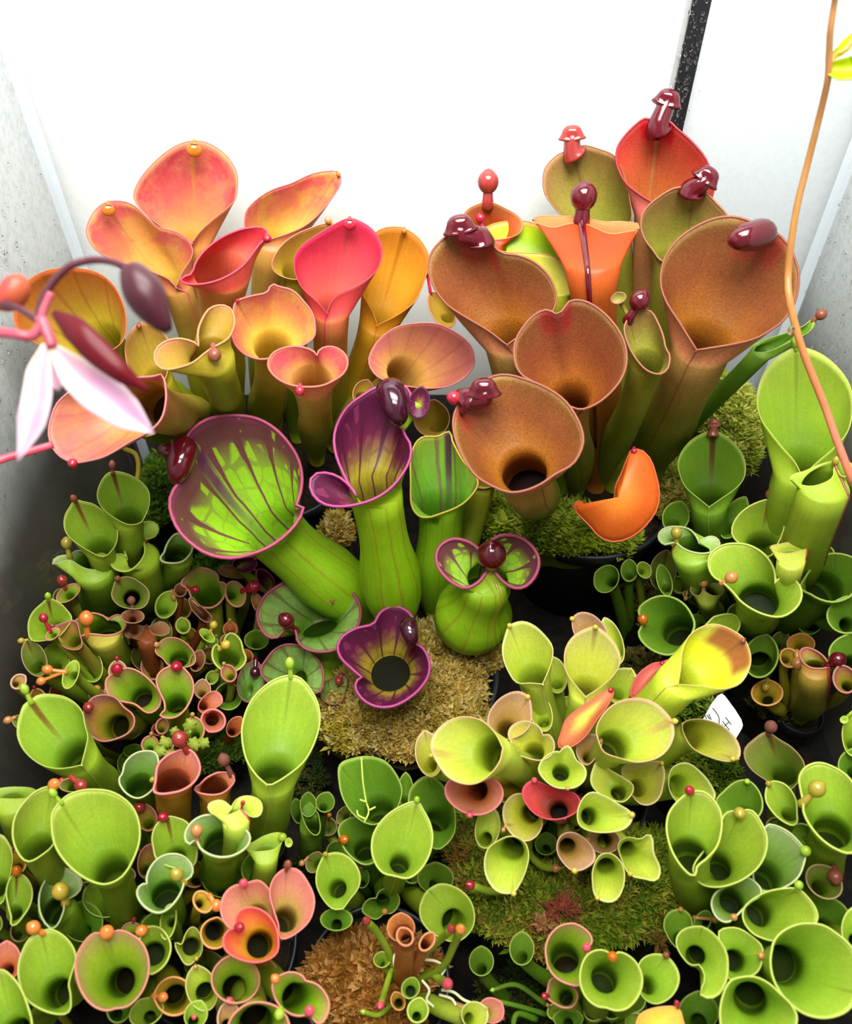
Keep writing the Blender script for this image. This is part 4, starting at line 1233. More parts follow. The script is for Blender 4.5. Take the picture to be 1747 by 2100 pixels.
# G, H : two big smooth ones
P('G','greenT',[(62,1438),(79,1426),(108,1425),(135,1431),(156,1445),(168,1462),(173,1488),(179,1510),(175,1532),(166,1568),(144,1573),(115,1575),(87,1568),(62,1551),(46,1532),(37,1510),(37,1486),(43,1462),(50,1445)],z=.135,f=(166,1568,1),th=(158,1555,40),D=.6,b=(232,1650),sp=('stalk',50,1413,11,'green'),n=(0,.25),keel=True)
P('H','green',[(596,1386),(615,1391),(637,1416),(651,1444),(655,1478),(645,1519),(624,1559),(595,1585),(558,1608),(547,1608),(527,1590),(508,1561),(499,1527),(497,1495),(502,1470),(512,1445),(530,1420),(557,1398),(581,1388)],z=.135,f=(552,1609,1),th=(562,1595,42),D=.55,b=(545,1730),sp=('stalk',594,1360,12,'green'),n=(0,.2),keel=True,rim=2.8)

# J : fuzzy yellow-green
P('J','yg',[(1045,1284),(1069,1275),(1092,1282),(1115,1302),(1132,1327),(1130,1356),(1122,1379),(1112,1402),(1086,1400),(1060,1399),(1043,1376),(1033,1350),(1031,1327),(1037,1302)],z=.14,f=(1112,1402,1),th=(1095,1390,30),D=.6,b=(1140,1580),sp=('ball',1045,1283,6,'yellow'),n=(0,.2),keel=True)
P('J','ygtan',[(1221,1286),(1241,1299),(1261,1322),(1271,1350),(1261,1379),(1235,1405),(1201,1428),(1181,1405),(1163,1379),(1158,1350),(1163,1324),(1178,1304),(1198,1292)],z=.145,f=(1201,1428,1),th=(1202,1420,32),D=.5,b=(1170,1580),sp=('ball',1221,1286,6,'yellow'),n=(0,.15),keel=True)
P('J','tan',[(1175,1269),(1189,1257),(1212,1260),(1232,1276),(1244,1296),(1240,1320),(1205,1325),(1180,1302)],z=.128,f=(1205,1325),b=(1190,1570),sp=('ball',1173,1269,6,'yellow'))
P('J','yg',(1255,1315,20,48,-18),z=.125,b=(1190,1570))
P('J','yg',(1140,1385,21,36,-8),z=.115,b=(1160,1570))
P('J','yg',(1275,1406,32,37,30),z=.12,sp=('ball',1302,1388,4,'yellow'),b=(1190,1590))
SH('J','salmR',[(1360,1358),(1372,1354),(1362,1374),(1337,1404),(1308,1429),(1294,1428),(1298,1404),(1310,1382),(1337,1362)],z=.125,bulge=.35,sp=('ball',1358,1361,6,'red'),b=(1200,1590),f=(1294,1428))
P('J','ygbrown',[(1526,1311),(1538,1343),(1535,1372),(1516,1401),(1481,1412),(1442,1407),(1391,1403),(1396,1372),(1399,1340),(1410,1311),(1429,1292),(1458,1281),(1484,1285),(1510,1298)],z=.155,f=(1391,1403,1),th=(1392,1398,42),D=.45,b=(1230,1590),n=(.1,.25),sp=('ball',1524,1314,6,'brown'),keel=True,rim=2.4)
P('J','ygp',[(1377,1479),(1381,1506),(1369,1535),(1346,1554),(1308,1562),(1272,1554),(1240,1542),(1231,1526),(1224,1494),(1244,1458),(1272,1439),(1308,1433),(1340,1441),(1365,1462)],z=.145,f=(1235,1535),th=(1258,1530,32),D=.7,b=(1200,1610),sp=('ball',1384,1479,7,'yellow'),n=(.1,.3))
SH('J','flame',[(1256,1414),(1250,1440),(1224,1475),(1200,1510),(1170,1532),(1146,1532),(1152,1500),(1163,1474),(1208,1439),(1237,1420)],z=.135,bulge=.3,sp=('ball',1252,1415,6,'red'),b=(1165,1590),f=(1146,1532))
P('J','ygtan',[(1512,1556),(1487,1560),(1455,1551),(1423,1535),(1407,1513),(1401,1485),(1423,1476),(1449,1478),(1481,1490),(1506,1513),(1517,1538)],z=.12,f=(1401,1485),th=(1418,1508,28),D=.7,b=(1290,1600),sp=('ball',1503,1556,6,'yellow'),n=(.1,.35),keel=True)
P('J','ygp',[(887,1542),(884,1525),(894,1502),(920,1479),(954,1471),(989,1480),(1015,1505),(1030,1534),(1023,1562),(1003,1588),(977,1605),(949,1606),(920,1593),(900,1568)],z=.15,f=(1030,1534,1),th=(1012,1545,36),D=.7,b=(1110,1620),n=(-.15,.35),rim=2.6)
P('J','ygtan',(879,1546,26,46,-10),z=.12,b=(1080,1620),sp=('ball',884,1550,5,'yellow'))
P('J','tan',[(1083,1430),(1089,1459),(1086,1485),(1069,1505),(1029,1516),(1009,1499),(1001,1476),(1012,1448),(1035,1427),(1063,1419)],z=.135,f=(1029,1516),b=(1120,1600),sp=('ball',1082,1429,6,'yellow'),n=(-.1,.2))
P('J','yg',(1109,1460,21,40,-15),z=.118,b=(1135,1590))
P('J','ygtan',[(1058,1543),(1052,1528),(1043,1505),(1052,1488),(1078,1480),(1103,1490),(1113,1509,1),(1126,1508),(1136,1528),(1129,1548),(1109,1558),(1083,1554)],z=.135,f=(1113,1509),th=(1095,1543,20),sp=('ball',1060,1542,7,'tan'),rim=2.6)
P('J','yg',[(1163,1616),(1138,1613),(1115,1596),(1105,1576),(1118,1553),(1138,1542),(1148,1543,1),(1163,1530),(1172,1539),(1181,1559),(1199,1576),(1199,1596),(1183,1612)],z=.135,f=(1148,1543),th=(1150,1584,17),sp=('ball',1164,1617,5,'tan'),rim=2.4)
P('J','tan',[(1232,1516),(1226,1542),(1203,1568),(1186,1553),(1183,1539),(1189,1516),(1212,1506)],z=.125,f=(1203,1568),sp=('ball',1231,1519,6,'tan'))
P('J','pinkcup',[(963,1668),(937,1656),(917,1634),(916,1611),(930,1599),(965,1602),(1003,1596),(1023,1608),(1030,1631),(1017,1654),(992,1668)],z=.125,f=(965,1602),th=(980,1620,20),sp=('ball',963,1671,8,'pink'),rim=3,b=(1110,1630))
P('J','redJ',[(1095,1602),(1120,1611),(1149,1622),(1178,1628),(1189,1645),(1183,1662),(1158,1676),(1126,1679),(1098,1668),(1078,1645),(1072,1622),(1080,1608)],z=.125,f=(1158,1676),th=(1145,1662,18),sp=('ball',1096,1600,7,'pink'),rim=2.6,keel=True)
P('J','yg',[(1295,1671),(1286,1694),(1261,1704),(1221,1705),(1192,1694),(1185,1674),(1192,1645),(1212,1626),(1241,1634),(1269,1651)],z=.13,f=(1185,1674),th=(1209,1674,17),sp=('ball',1296,1671,7,'yellow'),rim=2.6)
P('J','yg',[(1227,1561),(1249,1579),(1278,1596),(1298,1614),(1281,1642),(1258,1640),(1224,1622),(1212,1602),(1218,1573)],z=.122,f=(1281,1642),sp=('ball',1227,1563,6,'tan'))
P('J','ygtan',[(1356,1566),(1357,1619),(1343,1644),(1317,1649),(1295,1628),(1279,1600),(1279,1572),(1320,1567)],z=.118,f=(1290,1620),sp=('ball',1357,1565,5,'yellow'))
P('J','yg',[(1465,1636),(1440,1650),(1400,1650),(1378,1630),(1372,1599),(1381,1574),(1410,1566),(1439,1587),(1458,1612)],z=.105,f=(1372,1599),th=(1392,1612,22),b=(1270,1640))
P('J','ygtan',[(1037,1691),(1032,1670),(1036,1648),(1055,1630),(1080,1632),(1105,1655),(1111,1690),(1098,1715),(1075,1724),(1052,1712)],z=.115,f=(1080,1632),th=(1087,1668,19),sp=('ball',1032,1702,5,'tan'),b=(1130,1640))
P('J','yg',(1000,1697,24,42,10),z=.105,b=(1110,1640),sp=('ball',1028,1706,5,'tan'))
P('J','yg',[(1051,1830),(1022,1828),(1003,1808),(994,1779),(1000,1744),(1019,1727),(1048,1716),(1074,1727),(1083,1753),(1077,1785),(1064,1814)],z=.115,f=(1048,1716),th=(1050,1742,24),sp=('ball',1053,1832,7,'yellow'),b=(1120,1650),n=(0,.1))
P('J','tan',[(1179,1785),(1154,1766),(1143,1740),(1151,1715),(1173,1708),(1199,1721),(1218,1747),(1215,1769)],z=.115,f=(1160,1712),th=(1164,1736,16),sp=('ball',1178,1786,7,'yellow'),b=(1160,1650))
P('J','tan',[(1205,1721),(1215,1705),(1245,1703),(1268,1715),(1266,1738),(1240,1749),(1215,1740)],z=.11,f=(1268,1715),th=(1240,1724,14),sp=('ball',1206,1721,7,'tan'),b=(1180,1650))
P('J','yg',[(1224,1840),(1216,1811),(1218,1779),(1234,1753),(1256,1753),(1276,1776),(1279,1808),(1269,1837),(1253,1849)],z=.115,f=(1245,1752),th=(1243,1778,18),sp=('ball',1225,1841,6,'yellow'),b=(1180,1660),n=(0,.1))
P('J','yg',[(1292,1793),(1276,1763),(1269,1731),(1288,1718),(1314,1722),(1333,1712),(1340,1750),(1353,1782),(1346,1804),(1320,1801)],z=.115,f=(1288,1718),th=(1288,1742,16),sp=('ball',1292,1792,6,'yellow'),b=(1200,1650))
YT('J','green',[(1100,1700),(1085,1745),(1110,1775),(1140,1780)],.06,.075,7,8,'tan')
YT('J','green',[(1090,1700),(1050,1810),(1010,1828),(965,1815)],.06,.085,7,8,'red')
P('J','dgreen',(1120,1730,22,22,0),z=.07,b=(1150,1650))

# K : green cups by the right glass
P('K','green',[(1632,713),(1654,715),(1688,730),(1721,759),(1740,788),(1747,816),(1746,852),(1736,886),(1707,920),(1673,949),(1646,976),(1630,946),(1603,915),(1575,879),(1560,855),(1553,821),(1557,792),(1567,766),(1589,739),(1615,720)],Y=.325,f=(1646,976,1),th=(1642,968,50),D=.45,b=(1580,1240),sp=('stalk',1632,700,12,'green'),n=(0,.12),keel=True,tw=1.1)
P('K','dgreenT',[(1462,884),(1481,891),(1505,910),(1522,934),(1528,961),(1522,985),(1502,1006),(1483,1019),(1454,1039),(1433,1022),(1407,999),(1394,970),(1391,950),(1397,929),(1416,905),(1440,890)],Y=.33,f=(1454,1039,1),th=(1455,1030,36),D=.5,b=(1465,1200),sp=('cap',1464,868,12,'brown',0),n=(0,.12),keel=True)
P('K','green',[(1712,955),(1708,978),(1692,990),(1664,998),(1637,993),(1620,979),(1650,966),(1690,950),(1735,945),(1748,958),(1740,975),(1725,975)],Y=.29,f=(1690,950),th=(1690,1000,45),D=.5,b=(1620,1250),sp=('stalk',1714,945,9,'olive'),n=(0,.9),cup=0,rim=2.6,tw=1.05,ridge=('brown',4))
P('K','greenT',[(1579,1026),(1594,1045),(1606,1067),(1606,1086),(1594,1115),(1576,1141),(1551,1126),(1515,1112),(1502,1095),(1504,1076),(1517,1055),(1539,1038),(1563,1028)],z=.14,f=(1576,1141),th=(1562,1118,30),D=.6,b=(1555,1240),sp=('stalk',1578,1014,10,'brown'),n=(0,.15),rim=2.8)
P('K','grgrey',[(1387,1113),(1375,1113),(1363,1116),(1351,1105),(1353,1091),(1370,1081),(1397,1081),(1416,1088),(1430,1105),(1433,1115,1),(1440,1107),(1457,1100),(1471,1105),(1475,1117),(1464,1129),(1442,1135),(1416,1131),(1397,1122)],z=.125,f=(1433,1115),th=(1420,1130,38),D=.5,b=(1440,1240),sp=('ball',1387,1092,13,'olive'),n=(0,.85),cup=.05,rim=2.8,ridge=('brown',3))
P('K','green',[(1483,1194),(1462,1180),(1453,1155),(1459,1134),(1481,1119),(1507,1115),(1536,1119),(1565,1136),(1582,1158),(1589,1182),(1588,1197,1),(1599,1187),(1615,1184),(1635,1196),(1643,1216),(1639,1235),(1625,1252),(1601,1264),(1572,1261),(1543,1249),(1519,1232),(1503,1213)],z=.135,f=(1588,1197),th=(1555,1232,38),D=.9,b=(1535,1290),sp=('ball',1500,1184,14,'tan'),n=(0,.5),cup=.1,rim=3.4,tw=1.1)
P('K','ygp',[(1656,1121),(1640,1130),(1610,1136),(1579,1124),(1600,1115),(1640,1110)],z=.15,f=(1579,1124),th=(1622,1150,24),D=.4,b=(1580,1230),sp=('ball',1659,1098,12,'pink'),n=(0,1.2),cup=0,ridge=('redbr',3.5))
P('K','dgreen',[(1712,1136),(1740,1141),(1760,1155),(1766,1190),(1747,1218),(1733,1228),(1707,1234),(1680,1228),(1659,1216),(1642,1207),(1652,1184),(1673,1155),(1688,1141)],z=.125,f=(1642,1207),th=(1690,1205,36),D=.9,b=(1600,1310),n=(0,.45),rim=3.4,tw=1.1)
P('K','dgreen',(1737,1262,40,36,0),z=.074,b=(1600,1240),rim=3)
P('K','dgreen',(1747,1340,46,38,0),z=.100,b=(1700,1290),rim=3)
P('K','dgreen',[(1318,1280),(1310,1252),(1323,1236),(1349,1224),(1375,1225),(1401,1239),(1419,1265),(1423,1285),(1407,1317),(1381,1340),(1355,1340),(1326,1324),(1310,1300)],z=.095,f=(1423,1285),th=(1390,1293,32),D=1.0,b=(1440,1330),sp=('ball',1318,1270,12,'amber'),rim=3.4)
P('K','olive',[(1443,1212),(1432,1222),(1421,1218),(1416,1207),(1424,1197),(1445,1200),(1470,1197),(1484,1208),(1480,1219),(1465,1222),(1453,1218)],z=.10,f=(1445,1200),n=(0,.7),sp=('ball',1443,1195,10,'tan'),b=(1460,1270),th=(1450,1225,20),cup=0)
P('K','green',(1478,1290,42,26,-30),z=.095,rim=3)
P('K','dgreen',(1561,1346,33,43,15),z=.082,th=(1560,1360,22),rim=3,b=(1530,1290))
P('K','dgreen',(1243,1187,29,24,-60),z=.075,b=(1300,1240))
P('K','dgreen',(1290,1170,16,22,0),z=.08,b=(1310,1240))
P('K','green',(1321,1169,17,13,60),z=.085,b=(1350,1250))
P('K','dgreen',(1386,1060,26,32,20),z=.12,b=(1430,1210))
P('K','dgreen',(1506,1062,22,46,28),z=.125,b=(1490,1220))
P('K','olive',(1360,1170,26,40,10),z=.085,b=(1400,1250))
P('K','dgreen',(1362,1190,14,32,-15),z=.095,b=(1400,1260))
P('K','dgreen',(1470,1170,26,24,0),z=.09,sp=('ball',1469,1084,7,'brown'))
P('K','olive',(1410,1218,9,7,0),z=.085,sp=('ball',1406,1227,5,'tan'),b=(1440,1270))
P('K','dgreen',(1660,1260,30,40,0),z=.08,b=(1600,1320))

# O : small red and yellow
P('O','brpink',[(1697,1366),(1690,1349),(1670,1334),(1650,1329),(1641,1338),(1646,1356),(1660,1368),(1680,1371)],z=.110,f=(1646,1334),th=(1672,1375,24),D=.6,b=(1640,1470),sp=('ball',1718,1353,18,'wine'),n=(0,.6),rim=3,ridge=('redbr',5),tw=1.3)
P('O','brpink',(1732,1393,22,28,-20),z=.115,b=(1660,1470),rim=3)
P('O','orangey',(1618,1349,19,17,60),z=.085,sp=('ball',1635,1361,13,'tan'),rim=3)
P('O','orangey',(1642,1320,28,20,0),z=.08)
P('O','orangey',(1573,1421,31,25,0),z=.06,sp=('ball',1570,1408,9,'olive'),rim=3)

# L : green clump
P('L','olive',[(1576,1502),(1594,1515),(1625,1535),(1648,1566),(1643,1589),(1622,1617),(1597,1614),(1571,1599),(1543,1579),(1528,1556),(1528,1535),(1546,1517),(1564,1504)],z=.10,f=(1622,1617),sp=('ball',1581,1490,14,'crumb'),b=(1590,1720))
P('L','green',[(1418,1625),(1443,1625),(1464,1643),(1477,1668),(1478,1701),(1469,1735),(1448,1760),(1428,1777),(1424,1794),(1407,1786),(1384,1755),(1372,1724),(1368,1694),(1374,1666),(1395,1640)],z=.135,f=(1424,1794),th=(1412,1755,36),D=1.0,b=(1430,1870),sp=('ball',1414,1621,11,'red'),n=(.1,.35),rim=3.2,tw=1.15)
P('L','green',[(1517,1664),(1541,1663),(1558,1684),(1571,1714),(1569,1748),(1553,1778),(1525,1801),(1494,1814),(1469,1818),(1443,1814),(1428,1801),(1423,1778),(1445,1745),(1470,1715),(1479,1690),(1490,1668)],z=.12,f=(1469,1818),th=(1470,1775,29),D=1.0,b=(1480,1860),sp=('ball',1517,1668,14,'olive'),rim=2.8)
P('L','grgrey',[(1650,1747),(1645,1778),(1633,1801),(1607,1819),(1576,1827),(1556,1822),(1545,1795),(1555,1740),(1571,1694),(1584,1692),(1612,1704),(1633,1722)],z=.11,f=(1556,1822),th=(1572,1795,28),sp=('ball',1652,1745,12,'green'),rim=2.8)
P('L','dgreen',[(1533,1602),(1551,1617),(1562,1643),(1558,1668),(1530,1692),(1490,1685),(1469,1645),(1484,1625),(1510,1604)],z=.105,f=(1530,1692),sp=('ball',1532,1603,7,'green'),rim=2.8)
P('L','green',[(1576,1609),(1589,1603),(1612,1612),(1630,1638),(1633,1666),(1630,1690),(1607,1684),(1584,1663),(1571,1638)],z=.11,f=(1630,1690),sp=('ball',1576,1607,7,'olive'),rim=2.8)
P('L','green',[(1648,1645),(1642,1615),(1640,1594),(1653,1574),(1679,1565),(1709,1574),(1735,1591),(1752,1614),(1772,1660),(1768,1725),(1745,1748),(1714,1740),(1684,1719),(1661,1691),(1649,1666)],z=.13,f=(1772,1660),th=(1706,1705,34),D=1.0,b=(1670,1820),sp=('ball',1676,1617,19,'olive'),n=(.1,.5),rim=3.6,tw=1.15)
P('L','green',(1752,1505,24,46,0),z=.12,b=(1700,1640),ear=[(1731,1476,9,8,0)])
P('L','dgreen',(1752,1568,32,32,0),z=.115,b=(1700,1680))
P('L','grgrey',[(1505,1881),(1490,1890),(1471,1881),(1460,1856),(1466,1835),(1484,1821),(1503,1813),(1528,1801),(1548,1810),(1560,1831),(1537,1849),(1521,1865)],z=.11,f=(1503,1813),th=(1500,1848,23),sp=('ball',1505,1881,8,'tan'),rim=3)
P('L','green',[(1635,1824),(1652,1837),(1672,1865),(1674,1888),(1650,1912),(1590,1928),(1562,1922),(1542,1911),(1526,1888),(1526,1865),(1542,1847),(1571,1831),(1603,1824)],z=.115,f=(1562,1922),th=(1558,1872,26),D=.9,sp=('ball',1638,1815,10,'green'),rim=2.8)
P('L','olive',(1690,1808,40,30,40),z=.10,sp=('ball',1713,1798,16,'brown'),rim=2.8)
P('L','green',[(1757,2035),(1745,2062),(1725,2078),(1690,2086),(1656,2080),(1629,2064),(1603,2037),(1587,2007),(1581,1975),(1584,1947),(1590,1928),(1606,1911),(1633,1898),(1661,1895),(1690,1900),(1718,1918),(1741,1938),(1759,1966),(1763,2005)],z=.135,f=(1584,1947),th=(1612,1980,40),D=.9,b=(1560,1960),rim=3.4,n=(0,.25))
P('L','green',[(1439,1901),(1457,1911),(1475,1929),(1489,1954),(1492,1984),(1487,2016),(1473,2039),(1455,2046),(1437,2039),(1445,2016),(1445,1995),(1434,1977,1),(1416,1977),(1400,1961),(1389,1940),(1390,1920),(1407,1905)],z=.115,f=(1434,1977),th=(1426,1960,19),b=(1460,1940),rim=2.6)
P('L','green',[(1562,1958),(1558,1982),(1544,1998),(1516,2003),(1494,2005),(1486,1960),(1475,1912),(1494,1904),(1516,1906),(1542,1922),(1562,1942)],z=.108,f=(1494,2005),th=(1506,1970,21),sp=('ball',1561,1960,9,'tan'),rim=2.8)
P('L','green',[(1622,2118),(1590,2145),(1540,2152),(1490,2130),(1478,2089),(1482,2048),(1498,2014),(1523,2005),(1548,2005),(1576,2018),(1599,2039),(1622,2062),(1633,2089)],z=.13,f=(1498,2014),th=(1539,2050,33),D=.9,b=(1540,1990),rim=3)
P('L','dgreen',[(1395,1865),(1413,1876),(1418,1895),(1410,1925),(1395,1945),(1380,1935),(1368,1915),(1362,1897),(1370,1874)],z=.09,f=(1395,1945),sp=('ball',1396,1865,6,'tan'),b=(1440,1920))
P('L','dgreen',(1440,1890,24,15,-60),z=.085,sp=('ball',1467,1885,9,'tan'))
P('L','dgreen',(1432,2075,40,40,0),z=.07,b=(1480,2000))
P('L','green',(1757,1905,30,46,0),z=.115,b=(1690,1900))
P('L','dgreen',(1690,1760,40,30,0),z=.075)
P('L','dgreen',(1580,2110,50,30,0),z=.08,b=(1560,2000))
P('L','dgreen',(1690,1880,50,40,0),z=.08)

# F : mixed clump
P('F','green',[(105,1617),(118,1660),(116,1700),(108,1732),(85,1753),(59,1766),(44,1757),(31,1732),(27,1704),(33,1673),(51,1645),(77,1622)],z=.125,f=(59,1766),th=(80,1742,30),D=.8,b=(160,1850),sp=('ball',111,1609,14,'orange'),rim=3)
P('F','green',[(124,1645),(139,1632),(167,1622),(195,1620),(226,1624),(255,1640),(275,1663),(285,1696),(284,1727),(275,1755),(262,1781),(247,1799),(219,1812),(193,1808),(159,1789),(131,1761),(113,1730),(107,1694),(109,1665)],z=.135,f=(262,1781,1),th=(228,1785,34),D=1.0,b=(250,1880),sp=('stalk',108,1626,10,'green'),n=(0,.4),rim=3)
P('F','green',[(0,1712),(15,1727),(24,1750),(21,1786),(10,1830),(0,1853),(-25,1835),(-35,1780),(-20,1727)],z=.10,f=(0,1853),b=(60,1860))
P('F','green',[(76,1622),(62,1636),(0,1638),(-30,1630),(-10,1619),(39,1614)],z=.095,f=(-30,1630),th=(20,1650,26),D=.5,b=(60,1760),n=(0,1.0),cup=0)
P('F','greenT',[(34,1792),(51,1799),(64,1822),(62,1851),(46,1879),(26,1897),(24,1880),(18,1856),(14,1830),(21,1804)],z=.10,f=(26,1897),sp=('ball',34,1786,12,'amber'),b=(110,1900),rim=2.8)
P('F','grgrey',[(133,1848),(129,1869),(116,1897),(103,1902),(85,1876),(81,1843),(90,1812),(113,1786),(144,1784),(167,1807),(160,1830)],z=.095,f=(103,1902),th=(120,1865,28),sp=('ball',124,1827,19,'yellow'),b=(165,1920),n=(.3,.6),tw=1.2,rim=2.8)
P('F','green',[(85,1912),(103,1907),(129,1920),(147,1941),(154,1964),(147,1992),(140,2018),(144,2044),(140,2074),(116,2078),(82,2067),(54,2046),(41,2013),(39,1982),(46,1954),(62,1925)],z=.12,f=(140,2074),th=(118,2035,28),D=.8,sp=('ball',68,1902,15,'orange'),b=(170,1960),rim=2.8)
P('F','pg',[(219,1918),(244,1909),(270,1918),(291,1936),(303,1966),(302,2002),(288,2036),(262,2062),(235,2067),(219,2071),(193,2062),(170,2036),(157,1997),(157,1966),(170,1938),(193,1915)],z=.125,f=(235,2067,1),th=(247,2014,28),sp=('ball',219,1912,16,'orange'),b=(260,1990),rim=2.8)
P('F','green',[(298,1905),(325,1903),(343,1922),(349,1945),(340,1973),(322,1991),(305,1996),(290,1975),(285,1940)],z=.105,f=(305,1996),th=(315,1955,22),sp=('ball',290,1909,13,'orange'),b=(310,1960),rim=3)
P('F','grgrey',[(376,1808),(374,1820),(363,1842),(345,1862),(325,1871),(302,1862),(286,1844),(282,1826),(291,1815),(302,1813,1),(302,1798),(312,1775),(332,1757),(358,1752),(379,1759),(393,1777),(392,1795)],z=.115,f=(302,1813),th=(340,1834,27),D=.9,sp=('ball',362,1793,15,'olive'),b=(360,1910),n=(0,.5),rim=3.4,tw=1.1)
P('F','grgrey',[(404,1722),(411,1738),(429,1751),(453,1757),(479,1753),(503,1738),(512,1719),(503,1703),(487,1705,1),(479,1693),(463,1680),(437,1672),(408,1677),(387,1695),(380,1716),(387,1730),(396,1724)],z=.12,f=(487,1705),th=(452,1734,33),D=.8,sp=('ball',403,1703,14,'tan'),b=(450,1820),n=(0,.55),rim=3.6,tw=1.1)
P('F','greenT',[(342,1676),(358,1677),(382,1687),(395,1709),(403,1743),(395,1775),(365,1780),(324,1763),(315,1735),(313,1716),(321,1693)],z=.11,f=(365,1780),sp=('ball',334,1676,11,'red'),b=(360,1830),rim=2.8)
P('F','pinkcup',[(382,1537),(397,1545),(409,1572),(403,1595),(384,1614),(358,1624),(318,1624),(320,1603),(324,1572),(340,1553),(361,1542)],z=.125,f=(318,1624),th=(355,1608,32),D=.9,sp=('ball',368,1515,18,'redbr'),b=(340,1740),rim=3.6,n=(0,.5),tw=1.1)
P('F','pinkcup',[(474,1588),(480,1600),(471,1614),(453,1627),(426,1629),(400,1619),(411,1609),(426,1595),(450,1585)],z=.11,f=(400,1619),th=(440,1620,27),D=.8,sp=('ball',459,1558,14,'crumb'),b=(430,1720),rim=3,n=(0,.7),tw=1.1)
P('F','grgrey',[(318,1596),(318,1609),(303,1627),(282,1636),(261,1627),(247,1609),(246,1595),(252,1587),(257,1566),(274,1548),(297,1541),(318,1545),(324,1564),(322,1587)],z=.115,f=(246,1595),th=(287,1612,26),D=.9,sp=('ball',313,1599,7,'olive'),b=(285,1720),rim=2.8,tw=1.1)
P('F','yg',[(495,1660),(484,1666),(461,1673),(437,1669),(426,1653),(437,1643),(455,1641),(471,1652),(476,1660,1),(479,1648),(492,1635),(513,1632),(532,1640),(538,1656),(532,1672),(516,1674),(503,1664)],z=.12,f=(476,1660),th=(484,1682,24),D=.4,sp=('stalk',498,1647,6,'red'),b=(480,1780),n=(0,.9),cup=0,rim=2.4,ridge=('red',3))
P('F','green',[(579,1720),(569,1738),(542,1746),(505,1741),(524,1724),(550,1711),(576,1708)],z=.10,f=(505,1741),th=(545,1755,22),D=.5,sp=('ball',579,1717,10,'green'),b=(530,1840),n=(0,1.0),cup=.05,ear=[(592,1728,8,10,0)])
P('F','dgreen',(526,1782,30,33,0),z=.085,b=(500,1830))
P('F','salmon',[(500,1814),(528,1806),(546,1818),(557,1839),(560,1870),(540,1895),(500,1908),(469,1900),(456,1880),(453,1855),(464,1829),(482,1816)],z=.115,f=(540,1895),sp=('ball',499,1811,10,'pink'),b=(480,1920),n=(0,.2))
P('F','redcup',[(486,1903),(483,1885),(495,1867),(518,1862),(544,1873),(562,1896),(569,1922),(567,1952),(546,1968),(520,1972),(490,1965),(466,1950),(458,1932),(464,1914),(474,1906)],z=.13,f=(567,1952),th=(532,1935,26),sp=('ball',491,1902,12,'red'),b=(490,1950),rim=2.8)
P('F','salmon',[(587,1782),(611,1785),(631,1811),(643,1839),(642,1865),(631,1891),(605,1914),(585,1924),(575,1922),(572,1896),(562,1865),(555,1837),(557,1813),(569,1793)],z=.125,f=(585,1924),th=(585,1885,24),sp=('stalk',590,1773,10,'brown'),b=(530,1930),n=(.1,.2),rim=2.6)
P('F','orangey',(416,1849,22,17,60),z=.11,sp=('ball',444,1857,13,'orange'),b=(410,1910),rim=3.2,n=(0,.6))
P('F','orangey',(441,1914,28,30,10),z=.105,th=(440,1908,18),b=(420,1930),rim=3)
P('F','yg',[(402,1966),(385,1978),(370,1960),(360,1934),(372,1938),(382,1915),(395,1902),(408,1915),(414,1940),(410,1958)],z=.095,f=(382,1915),th=(392,1940,17),sp=('ball',403,1966,5,'yellow'),b=(380,1950),rim=2.6)
P('F','green',(345,1890,36,14,-80),z=.10,n=(0,.6),rim=2.8)
P('F','orangey',(356,2043,38,38,-90),z=.09,th=(360,2045,22),sp=('ball',334,2045,11,'orange'),b=(340,2000),rim=3.2)
P('F','yg',(413,2027,30,46,-15),z=.098,th=(420,2035,18),b=(400,1990),sp=('ball',401,1983,5,'tan'),rim=2.6)
P('F','pg',(483,2008,48,48,0),z=.112,th=(480,2026,23),b=(470,1980),rim=3)
P('F','pg',[(635,2080),(655,2098),(672,2075),(672,2050),(652,2022),(625,2012,1),(618,2001),(593,1995),(567,2007),(559,2022),(572,2058),(598,2079),(618,2082)],z=.12,f=(625,2012),th=(605,2045,26),sp=[('ball',635,2073,12,'pink'),('ball',564,2007,10,'orange')],b=(520,1980),rim=3)
P('F','pg',[(575,2072),(590,2095),(590,2130),(530,2150),(475,2130),(471,2097),(495,2068),(523,2057),(555,2061)],z=.13,f=(475,2130),th=(525,2100,34),sp=('ball',573,2080,12,'green'),b=(500,1990),rim=3)
P('F','tan',(468,2085,20,32,10),z=.11,sp=('ball',470,2053,9,'pink'),b=(450,1990),rim=2.8)
P('F','green',[(0,1990),(21,2002),(41,2028),(57,2069),(64,2105),(50,2150),(-20,2150),(-40,2080),(-30,2010)],z=.13,f=(50,2150),b=(120,1990),rim=3)
P('F','pinkcup',(14,1970,28,38,0),z=.10,b=(100,1960))
P('F','green',(300,2075,36,26,-30),z=.09,b=(300,2000),rim=2.6)
P('F','green',(402,2080,22,28,20),z=.10,b=(390,2000),sp=('ball',398,2086,6,'pink'))
P('F','brpink',(300,1676,20,28,-20),z=.10,sp=('ball',286,1655,13,'redbr'),b=(310,1790))
P('F','brpink',(302,1766,18,34,10),z=.09,b=(320,1830))
P('F','olive',(148,1610,26,13,0),z=.128,sp=[('ball',166,1611,14,'redbr'),('ball',126,1600,6,'red')],b=(165,1800))
P('F','dgreen',(262,1567,20,26,0),z=.034,b=(300,1600))
P('F','dgreen',(276,1540,22,13,0),z=.040,b=(320,1560))
P('F','dgreen',(170,1890,40,40,0),z=.07)
P('F','dgreen',(330,1900,40,30,0),z=.07)
P('F','olive',(420,1980,40,30,0),z=.06)
P('F','dgreen',(460,1800,45,40,0),z=.07)
P('F','green',(215,1840,45,40,0),z=.07)
